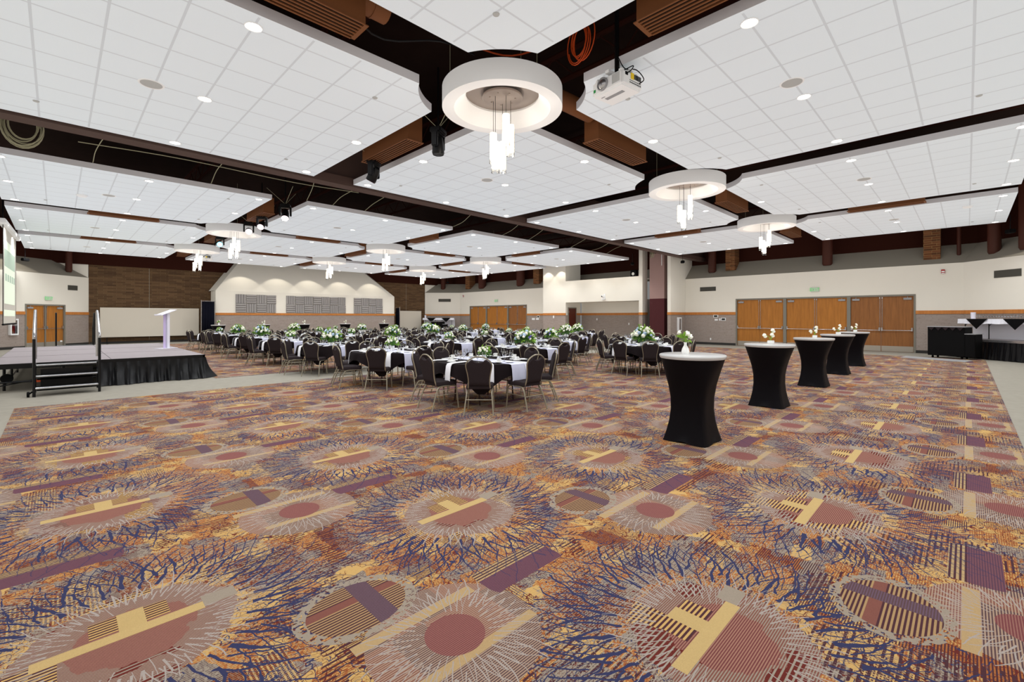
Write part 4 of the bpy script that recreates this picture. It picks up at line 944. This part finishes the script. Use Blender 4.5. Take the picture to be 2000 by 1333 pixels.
# ------------------------------------------------------------------ flowers
def blob(bm, c, r, m=0, seg=7, jag=.18, seed=0):
    g = bmesh.ops.create_icosphere(bm, subdivisions=3 if seg > 8 else 2 if seg > 6 else 1, radius=r)
    R_ = random.Random(seed)
    for v in g['verts']:
        v.co *= 1+R_.uniform(-jag, jag); v.co += Vector(c)
    for f in set(f for v in g['verts'] for f in v.link_faces): f.material_index = m; f.smooth = False
def leafs(bm, n_, R, zc, zr, L, seed, mi=0, up=.3):
    R_ = random.Random(seed)
    for k in range(n_):
        a = R_.uniform(0, 2*PI); e = R_.uniform(-.5, 1.2); d = Vector((math.cos(a)*math.cos(e), math.sin(a)*math.cos(e), math.sin(e)+up*.3)).normalized()
        p = Vector((0, 0, zc))+Vector((d.x*R, d.y*R, d.z*zr))*R_.uniform(.45, 1.); l = L*R_.uniform(.6, 1.2); w = l*.2
        s = d.cross(Vector((R_.uniform(-1, 1), R_.uniform(-1, 1), R_.uniform(-1, 1)))).normalized()
        dn = Vector((0, 0, -.15*l)); vs = [bm.verts.new(q) for q in (p-s*w*.3, p+d*l*.45-s*w, p+d*l+dn, p+d*l*.45+s*w, p+s*w*.3)]
        bm.faces.new(vs).material_index = mi
BL = {}
for nm, m, j in (('white', 'bloom', .22), ('blue', 'bluebloom', .2), ('violet', 'violet', .25)):
    b_ = B(); blob(b_, (0, 0, 0), 1., 0, 9, j*.5, 5); BL[nm] = mesh('bloom', b_, m)
def bouquet(kind, seed):
    R_ = random.Random(seed)
    t = thing('flower_centrepiece', '', 'flowers')
    big = kind == 'big'
    bm = B(); lathe(bm, [(0, 0), (.07 if big else .05, 0), (.075 if big else .055, .12), (.068 if big else .05, .12), (.06 if big else .045, .02), (0, .02)], 18); obj('vase', bm, 'porcelain' if kind != 'clear' else 'glass', t)
    zc, R, zr = (.22, .24, .2) if big else (.19, .13, .11)
    bm = B(); leafs(bm, 150 if big else 70, R, zc, zr, .13 if big else .09, seed, 0); leafs(bm, 130 if big else 50, R*.95, zc-.04, zr*.8, .12 if big else .08, seed+3, 1)
    blob(bm, (0, 0, zc), R*.62, 1, 7, .3, seed)
    for k in range(4 if big else 2):
        a = R_.uniform(0, 6.28); tube(bm, [(.03*math.cos(a), .03*math.sin(a), zc), (R*.5*math.cos(a), R*.5*math.sin(a), zc+zr*1.5)], [.004, .012], 5, 0)
    tag(obj('foliage', bm, ['leaf', 'leafd'], t), kind='stuff')
    n_ = 36 if big else 15
    for k in range(n_):
        a = k*2.4+R_.uniform(-.3, .3); e = math.asin(min(.98, .02+.95*(k+.5)/n_)); rr = R*R_.uniform(.88, 1.1); q = R_.random()
        nm = 'white' if q < .76 else ('blue' if q < .92 else 'violet'); s = (R_.uniform(.032, .055) if nm == 'white' else R_.uniform(.03, .06))*(1. if big else .72)
        if nm == 'violet': s *= .6
        o = bpy.data.objects.new(nm+'_bloom', BL[nm]); C.objects.link(o); o.parent = t; o.location = (math.cos(a)*math.cos(e)*rr, math.sin(a)*math.cos(e)*rr, zc+math.sin(e)*zr*1.05); o.scale = (s, s, s*.8); o.rotation_euler = (R_.random()*3, R_.random()*3, 0)
    return t
BQ = {'big': bouquet('big', 3), 'small': bouquet('small', 8), 'bigB': bouquet('big', 21), 'smallB': bouquet('small', 33)}; bq_used = set()

COLS = [('stage-side', 5.75, [6.5, 9.85, 13.3, 16.6, 19.85, 23.1, 26.4]), ('second', 9.0, [8.5, 11.9, 15.4, 18.8, 22.2, 25.5]), ('middle', 12.05, [6.65, 10.15, 13.6, 17.1, 20.5, 23.9, 27.3]), ('fourth', 15.3, [8.6, 12.05, 15.5, 19.0, 22.4, 25.8]), ('door-side', 18.7, [14.0, 17.5, 21.0, 24.4])]
BIG = {(0, 2), (0, 5), (1, 0), (1, 2), (1, 5), (2, 0), (2, 3), (2, 1), (3, 3), (3, 1), (4, 2), (2, 5), (0, 4), (4, 0), (3, 4)}
NM8 = ['near', 'near-right', 'right', 'far-right', 'far', 'far-left', 'left', 'near-left']
NM10 = ['near', 'near-right', 'lower-right', 'right', 'far-right', 'far', 'far-left', 'left', 'lower-left', 'near-left']
first_b = set()
for ci, (cn, cx, ys) in enumerate(COLS):
    for ti, cy in enumerate(ys):
        tn = '%s table in the %s row' % (ORD[ti], cn); where = tn
        dep = (cx+cy)*Q
        loc = (cx, cy, .006); rt = random.uniform(-.1, .1)
        lb = 'round banquet table, %s from the camera in the %s row' % (ORD[ti], cn)
        if not tused: TB.location = loc; TB['label'] = lb; TB['group'] = 'round banquet tables'; tused = True
        else: dup(TB, loc, rt, lb, 'round banquet tables')
        put('tablecloth', 'cloth', (cx, cy, .006), 0, 'black square tablecloth on the '+tn, 'tablecloth', 'black tablecloths')
        put('table_runner', 'runner', (cx, cy, .006), rt*.5, 'pale lavender runner hanging over the '+tn, 'table runner', 'lavender table runners')
        key = ('big' if (ci, ti) in BIG else 'small')+('B' if (ci+ti) % 2 else '')
        fl = ('large' if (ci, ti) in BIG else 'small')+' white and blue flower centrepiece on the '+tn
        o = BQ[key]
        if key not in bq_used: o.location = (cx, cy, .771); o.scale = ((.8,)*3 if (ci, ti) == (0, 0) else (1, 1, 1)); o['label'] = fl; o['group'] = 'flower centrepieces'; bq_used.add(key)
        else: dup(o, (cx, cy, .771), random.uniform(0, 6.28), fl, 'flower centrepieces', random.uniform(.9, 1.1)*(1.15 if (ci, ti) == (2, 0) else .95))
        nch = 10 if (ci, ti) in ((2, 0), (3, 0)) else 8; NM = NM10 if nch == 10 else NM8
        camd = math.atan2(-cy, -cx); off = {(0, 0): -3*PI/4}.get((ci, ti), (PI if nch == 10 else -3*PI/4+random.uniform(-.12, .12)))
        angs = sorted(((off+k*2*PI/nch-camd+PI/nch) % (2*PI)) for k in range(nch))
        full = dep < 17
        for k, ra in enumerate(angs):
            a = ra+camd-PI/nch; R_ = 1.05+random.uniform(-.03, .05); x, y = cx+R_*math.cos(a), cy+R_*math.sin(a); rz = a+PI/2+random.uniform(-.08, .08)
            lb = 'black banquet chair on the %s side of the %s' % (NM[k], tn)
            if not chused[full]: o = CH[full]; o.location = (x, y, .006); o.rotation_euler.z = rz; o['label'] = lb; o['group'] = 'banquet chairs'; chused[full] = True
            else: dup(CH[full], (x, y, .006), rz, lb, 'banquet chairs')
            ca, sa = math.cos(a), math.sin(a)
            def P_(r, s): return (cx+ca*r-sa*s, cy+sa*r+ca*s)
            zt = .771; w8 = '%s setting of the %s' % (NM[k], tn)
            aa = a+.17
            put('napkin', 'napkin' if (k+ci+ti) % 3 != 2 else 'flatnapkin', (cx, cy, .0065+.001*k), aa-PI/2, 'folded white napkin at the '+w8, 'napkin', 'white napkins')
            p = P_(.74, -.05); put('side_plate', 'plate', (*p, zt), 0, 'white side plate at the '+w8, 'plate', 'side plates')
            p = P_(.62, -.2); put('saucer', 'saucer', (*p, zt), 0, 'white saucer at the '+w8, 'saucer', 'saucers'); put('coffee_cup', 'cup', (*p, zt+.007), a+random.uniform(-1, 1), 'white coffee cup at the '+w8, 'cup', 'coffee cups')
            p = P_(.52, .03); put('water_goblet', 'goblet', (*p, zt), 0, 'water goblet at the '+w8, 'goblet', 'water goblets')
            p = P_(.50, -.09); put('wine_glass', 'wine', (*p, zt), 0, 'small wine glass at the '+w8, 'wine glass', 'wine glasses')
            if dep < 15:
                p = P_(.72, .09); put('table_knife', 'knife', (*p, zt+.001), a+PI/2, 'silver knife at the '+w8, 'knife', 'table knives')
        for q, s in enumerate((-1, 1)):
            if dep < 20: put('salt_shaker', 'shaker', (cx+.16*s, cy-.22, .7715), 0, 'small white %s shaker on the %s' % (('left', 'right')[q], tn), 'shaker', 'salt and pepper shakers')

# ------------------------------------------------------------------ cocktail tables
def cocktail_proto():
    t = thing('cocktail_table', '', 'cocktail table')
    bm = B(); n_ = 48; rows = []
    zs_ = [0, .03, .12, .25, .4, .55, .7, .85, .95, 1.02, 1.045]
    for z in zs_:
        v = z/1.045; sq = max(0, 1-v**1.6*1.0); half = .285-.27*v+.235*v*v+.0; half = .285+(-.30)*v+(.25)*v*v
        rad = .385*v**3+half*1.0*(1-v**3); row = []
        ex = 2+9*(1-v)**1.3   # superellipse from square to circle
        for k in range(n_):
            a = 2*PI*k/n_; c, s = math.cos(a), math.sin(a); r_ = rad/((abs(c)**ex+abs(s)**ex)**(1/ex))
            arch = 0
            if z < .02: arch = .025*max(0, math.cos(4*a))
            row.append(bm.verts.new((r_*c, r_*s, z+arch)))
        rows.append(row)
    for A, Bq in zip(rows, rows[1:]):
        for k in range(n_): bm.faces.new((A[k], A[(k+1) % n_], Bq[(k+1) % n_], Bq[k])).smooth = True
    bm.faces.new(rows[-1])
    obj('stretch_cover', bm, 'spandex', t)
    bm = B(); lathe(bm, [(0, 1.045), (.38, 1.045), (.395, 1.052), (.405, 1.08), (.40, 1.094), (.39, 1.098), (0, 1.098)], 56); obj('tabletop', bm, 'stonetop', t)
    return t
CT = cocktail_proto(); first = True
names = [('nearest', 5.78, 2.5), ('second', 9.0, 2.5), ('third', 12.33, 2.5), ('fourth', 15.4, 2.56), ('farthest', 18.4, 2.6)]
wall_ct = [('first', 7.1, 32.9), ('second', 9.7, 33.0), ('third', 12.3, 33.0), ('fourth', 15.3, 33.0), ('fifth', 18.5, 33.0)]
def stemvase(x, y, z, lb, bottle, seed, big=1.):
    R_ = random.Random(seed); t = thing('bud_vase', lb, 'vase of flowers', (x, y, z), R_.uniform(-.4, .4), 'bud vases on the cocktail tables'); bm = B()
    if bottle: lathe(bm, [(0, 0), (.045, 0), (.05, .03), (.04, .07), (.018, .11), (.018, .145), (.022, .15), (.016, .15), (.014, .11), (0, .09)], 20)
    else: box(bm, -.045, .045, -.045, .045, 0, .06, bev=.006)
    obj('vase', bm, 'porcelain', t); z0 = .14 if bottle else .055; bm = B(); heads = []
    for k in range(5 if bottle else 3):
        a = R_.uniform(0, 6.28) if bottle else (2.36, -.7, -.9)[k]; h = R_.uniform(.08, .14) if bottle else (.10, .11, .19)[k]; r_ = R_.uniform(.05, .11) if bottle else (.11, .02, .03)[k]
        e = (r_*math.cos(a), r_*math.sin(a), z0+h); tube(bm, smoothpath([(0, 0, z0-.03), (e[0]*.3, e[1]*.3, z0+h*.7), e], 4), .004, 6); heads.append(e)
    if bottle: leafs(bm, 26, .04, z0+.05, .05, .10, seed)
    else: blob(bm, (.02, 0, z0+.05), .015, 0, 6, .2, 2)
    obj('stems', bm, 'leaf', t)
    for e in heads:
        b_ = B(); blob(b_, e, R_.uniform(.02, .03) if bottle else .03, 0, 7, .3, seed); 
        if not bottle: blob(b_, (e[0]+.015, e[1]-.01, e[2]-.03), .024, 0, 7, .3, seed+1)
        obj('bloom', b_, 'bloom', t)
for k, (nm, x, y) in enumerate(names+wall_ct):
    lb = '%s cocktail table in black stretch cover with pale round top, right-hand row' % nm if k < 5 else '%s cocktail table from the left along the acoustic wall' % nm
    g = 'cocktail tables in the right-hand row' if k < 5 else 'cocktail tables along the acoustic wall'
    if first: CT.location = (x, y, .006); CT['label'] = lb; CT['group'] = g; first = False
    else: dup(CT, (x, y, .006), 0, lb, g)
    lb = 'white bud vase with pale flowers on the %s' % (('%s right-hand cocktail table' % nm) if k < 5 else ('%s cocktail table along the acoustic wall' % nm))
    stemvase(x+.02, y-.02+.12*(k == 0), 1.104, lb, k == 0 or k == 5, 40+k)

# ------------------------------------------------------------------ corner bars
def corner_bar(o, rz, tagn, wide=3.0):
    """local x runs along the angled wall, local -y towards the room"""
    T = xf((*o, 0), rz); R3 = Matrix.Rotation(rz, 4, 'Z')
    def W(x, y): v = T @ Vector((x, y, 0)); return v.x, v.y
    t = thing('riser', 'low black-skirted riser under the white buffet table, '+tagn, 'riser', (*o, 0), rz)
    bm = B(); box(bm, 0, wide, -1.05, 0, .68, .74); obj('deck', bm, 'stage', t); bm = B(); box(bm, 0, wide, -1.07, -1.05, .66, .745); obj('silver_edge', bm, 'chrome', t)
    sk = skirt([(0, 0), (0, -1.06), (wide, -1.06)], .66, .01, .03, .018, parent=t)
    t = thing('buffet_table', 'buffet table under white linen on the riser, '+tagn, 'table', (*W(.1, -.15), .742), rz)
    bm = B(); box(bm, 0, wide-.2, -.6, 0, .74, .76); obj('tabletop', bm, 'ply', t)
    for q in range(4):
        bm = B(); x = (.2, 1.1, wide-1.3, wide-.4)[q]; tube(bm, [(x, -.55, 0), (x, -.55, .74)], .016); tube(bm, [(x, -.55, .5), (x+.2, -.55, .72)], .01); obj('leg', bm, 'blackmetal', t)
    o_ = skirt([(-.02, .0), (-.02, -.62), (wide-.18, -.62)], .77, .58, .01, .008, 'white_cloth', None, 'linen_cloth'); o_.location = (*W(.1, -.15), .742); o_.rotation_euler.z = rz; tag(o_, 'white linen cloth hanging from the buffet table, '+tagn, 'tablecloth')
    bm = B(); box(bm, -.03, wide-.17, -.63, .02, .762, .772); p = obj('cloth_top', bm, 'white_cloth', o_)
    bm = B(); box(bm, -.02, wide-.18, -.02, 0, .0, .74); obj('rear_drop', bm, 'white_cloth', o_)
    for q in range(2):
        t2 = B(); x = .35+q*1.35; v = [(x, .776), (x+.8, .776), (x+.4, .38)]
        for yy in (-.668, -.672): pass
        a_ = [t2.verts.new((px, -.668, pz)) for px, pz in v]; b_ = [t2.verts.new((px, -.674, pz)) for px, pz in v]; t2.faces.new(a_); t2.faces.new(b_[::-1])
        for i_ in range(3): t2.faces.new((a_[i_], a_[(i_+1) % 3], b_[(i_+1) % 3], b_[i_]))
        box(t2, x+.02, x+.78, -.67, -.2, .7725, .776)
        n_ = obj('black_napkin', t2, 'black', loc=(*W(.1, -.15), .742), rz=rz); tag(n_, 'black triangular napkin over the %s of the buffet, %s' % (('left', 'right')[q], tagn), 'napkin')
    for q in range(36):
        x = .45+(q % 18)*.11; y = -.2-.13*(q//18); put('stemware', 'wine', (*W(x+.1, y-.15+.02), 1.52), 0, 'upturned clear glass on the buffet linen, '+tagn, 'glass', 'glasses on the buffet, '+tagn)
    x = .2; bm = B(); lathe(bm, [(0, 0), (.07, 0), (.08, .26), (0, .26)], 16); tag(obj('napkin_canister', bm, 'acrylic', loc=(*W(.22, -.3), 1.516)), 'pale cylinder at the end of the buffet, '+tagn, 'canister')
corner_bar((24.05, 35.65), -PI/4, 'far corner', 3.0)
def flip_bar():
    # right corner: run from frame edge towards the room corner so that local -y faces... (sin45,-cos45)=(.707,-.707) is the wall side -> use rz=225: -y -> (-.707,.707) room side
    corner_bar((26.27, -.23), PI*1.25, 'right-hand corner', 4.2)
flip_bar()

def portable_bar(x, y, rz, tagn):
    t = thing('portable_bar', 'black portable bar with napkin-trimmed top, '+tagn, 'bar', (x, y, 0), rz)
    bm = B(); box(bm, 0, 1.1, 0, .62, .10, 1.2, bev=.01); obj('body', bm, 'black', t); bm = B(); box(bm, -.02, 1.12, -.02, .64, 1.2, 1.225); obj('top', bm, 'greyplast', t)
    bm = B(); box(bm, 1.1, 1.38, .0, .62, .10, .94, bev=.01); obj('side_shelf_body', bm, 'black', t); bm = B(); box(bm, 1.09, 1.4, -.01, .63, .94, .965); obj('side_shelf_top', bm, 'greyplast', t)
    for q in range(4):
        bm = B(); lathe(bm, [(0, -.02), (.045, -.02), (.045, .02), (0, .02)], 12, xf((.12+(q % 2)*.86, .1+(q//2)*.42, .048), 0, 0, PI/2)); box(bm, .1+(q % 2)*.86, .14+(q % 2)*.86, .08+(q//2)*.42, .12+(q//2)*.42, .06, .1); obj('caster', bm, 'black', t)
    for q in range(5):
        bm = B(); x0 = .02+q*.212; v = [(x0, 1.20), (x0+.21, 1.20), (x0+.105, 1.07)]; a_ = [bm.verts.new((p_, -.022, z_)) for p_, z_ in v]; b_ = [bm.verts.new((p_, -.03, z_)) for p_, z_ in v]; bm.faces.new(a_); bm.faces.new(b_[::-1])
        for i_ in range(3): bm.faces.new((a_[i_], a_[(i_+1) % 3], b_[(i_+1) % 3], b_[i_]))
        n_ = obj('black_napkin', bm, 'uph', t); n_.name = 'napkin_point'
portable_bar(24.22, 1.1, -PI/2-.33, 'right-hand corner'); portable_bar(23.45, 33.65, -PI/4-.2, 'far corner')
bm = B(); prism(bm, [(at(1758, 699, 0)[0], at(1758, 699, 0)[1]), at(1770, 696.5, 0), at(1900, 706, 0), at(1885, 708.5, 0)], .006, .02); t = obj('floor_cable_cover', bm, 'greyplast'); tag(t, 'flat grey cable cover lying on the carpet before the portable bar', 'cable cover')

# ------------------------------------------------------------------ lights
def lamp(name, kind, loc, power, color=(1, 1, 1), rot=None, **kw):
    l = bpy.data.lights.new(name, kind); l.energy = power; l.color = color
    for k_, v_ in kw.items(): setattr(l, k_, v_)
    o = bpy.data.objects.new(name, l); C.objects.link(o); o.location = loc
    if rot: o.rotation_euler = rot
    return o
proto = bpy.data.lights.new('downlight_lamp', 'SPOT'); proto.energy = 130; proto.color = (.97, .995, 1); proto.spot_size = math.radians(125); proto.spot_blend = .7; proto.shadow_soft_size = .07
for (x, y) in LIGHTS:
    o = bpy.data.objects.new('downlight_lamp', proto); C.objects.link(o); o.location = (x, y, ZC-.03)
pr = bpy.data.lights.new('pendant_lamp', 'POINT'); pr.energy = 8; pr.color = (1, .92, .82); pr.shadow_soft_size = .06
for (x, y) in RINGS:
    for (ox, oy, z) in ((.0, .04, 4.2), (-.06, .08, 3.95), (.05, -.12, 4.4)):
        o = bpy.data.objects.new('pendant_lamp', pr); C.objects.link(o); o.location = (x+ox, y+oy, z)
wl = bpy.data.lights.new('wall_wash_lamp', 'SPOT'); wl.energy = 62; wl.color = (1, .93, .80); wl.spot_size = math.radians(86); wl.spot_blend = .25; wl.shadow_soft_size = .05
for (x, y) in ((8.9, 34.15), (11.2, 34.15), (13.4, 34.15), (15.8, 34.15), (18.4, 34.15)):
    o = bpy.data.objects.new('wall_wash_lamp', wl); C.objects.link(o); o.location = (x, y, 5.2); o.rotation_euler = (.18, 0, 0)
for (x, y) in ((24.45, 21.3), (24.45, 20.1), (24.45, 18.2), (24.45, 16.5), (24.45, 14.9)):
    o = bpy.data.objects.new('wall_wash_lamp', wl); C.objects.link(o); o.location = (x, y, 5.2); o.rotation_euler = (0, -.18, 0)
for (x, y, rz) in ((25.6, -2.0, 0), (-.9, 33.0, 0)):
    o = bpy.data.objects.new('wall_wash_lamp', wl); C.objects.link(o); o.location = (x-.5, y+.1, 5.4)

w = bpy.data.worlds.new('world'); sc.world = w; w.use_nodes = True
w.node_tree.nodes['Background'].inputs[0].default_value = (1, .985, .97, 1); w.node_tree.nodes['Background'].inputs[1].default_value = .2
w.light_settings.ao_factor = .5; w.light_settings.distance = 4.
sc.cycles.use_fast_gi = True; sc.cycles.fast_gi_method = 'ADD'; sc.cycles.ao_bounces = 1; sc.cycles.ao_bounces_render = 1
sc.cycles.max_bounces = 6; sc.cycles.diffuse_bounces = 3; sc.cycles.glossy_bounces = 2; sc.cycles.transparent_max_bounces = 12; sc.cycles.sample_clamp_indirect = 4
sc.cycles.use_light_tree = True
sc.view_settings.view_transform = 'Standard'; sc.view_settings.look = 'None'; sc.view_settings.gamma = 1; sc.view_settings.use_curve_mapping = False
sc.view_settings.exposure = 0.
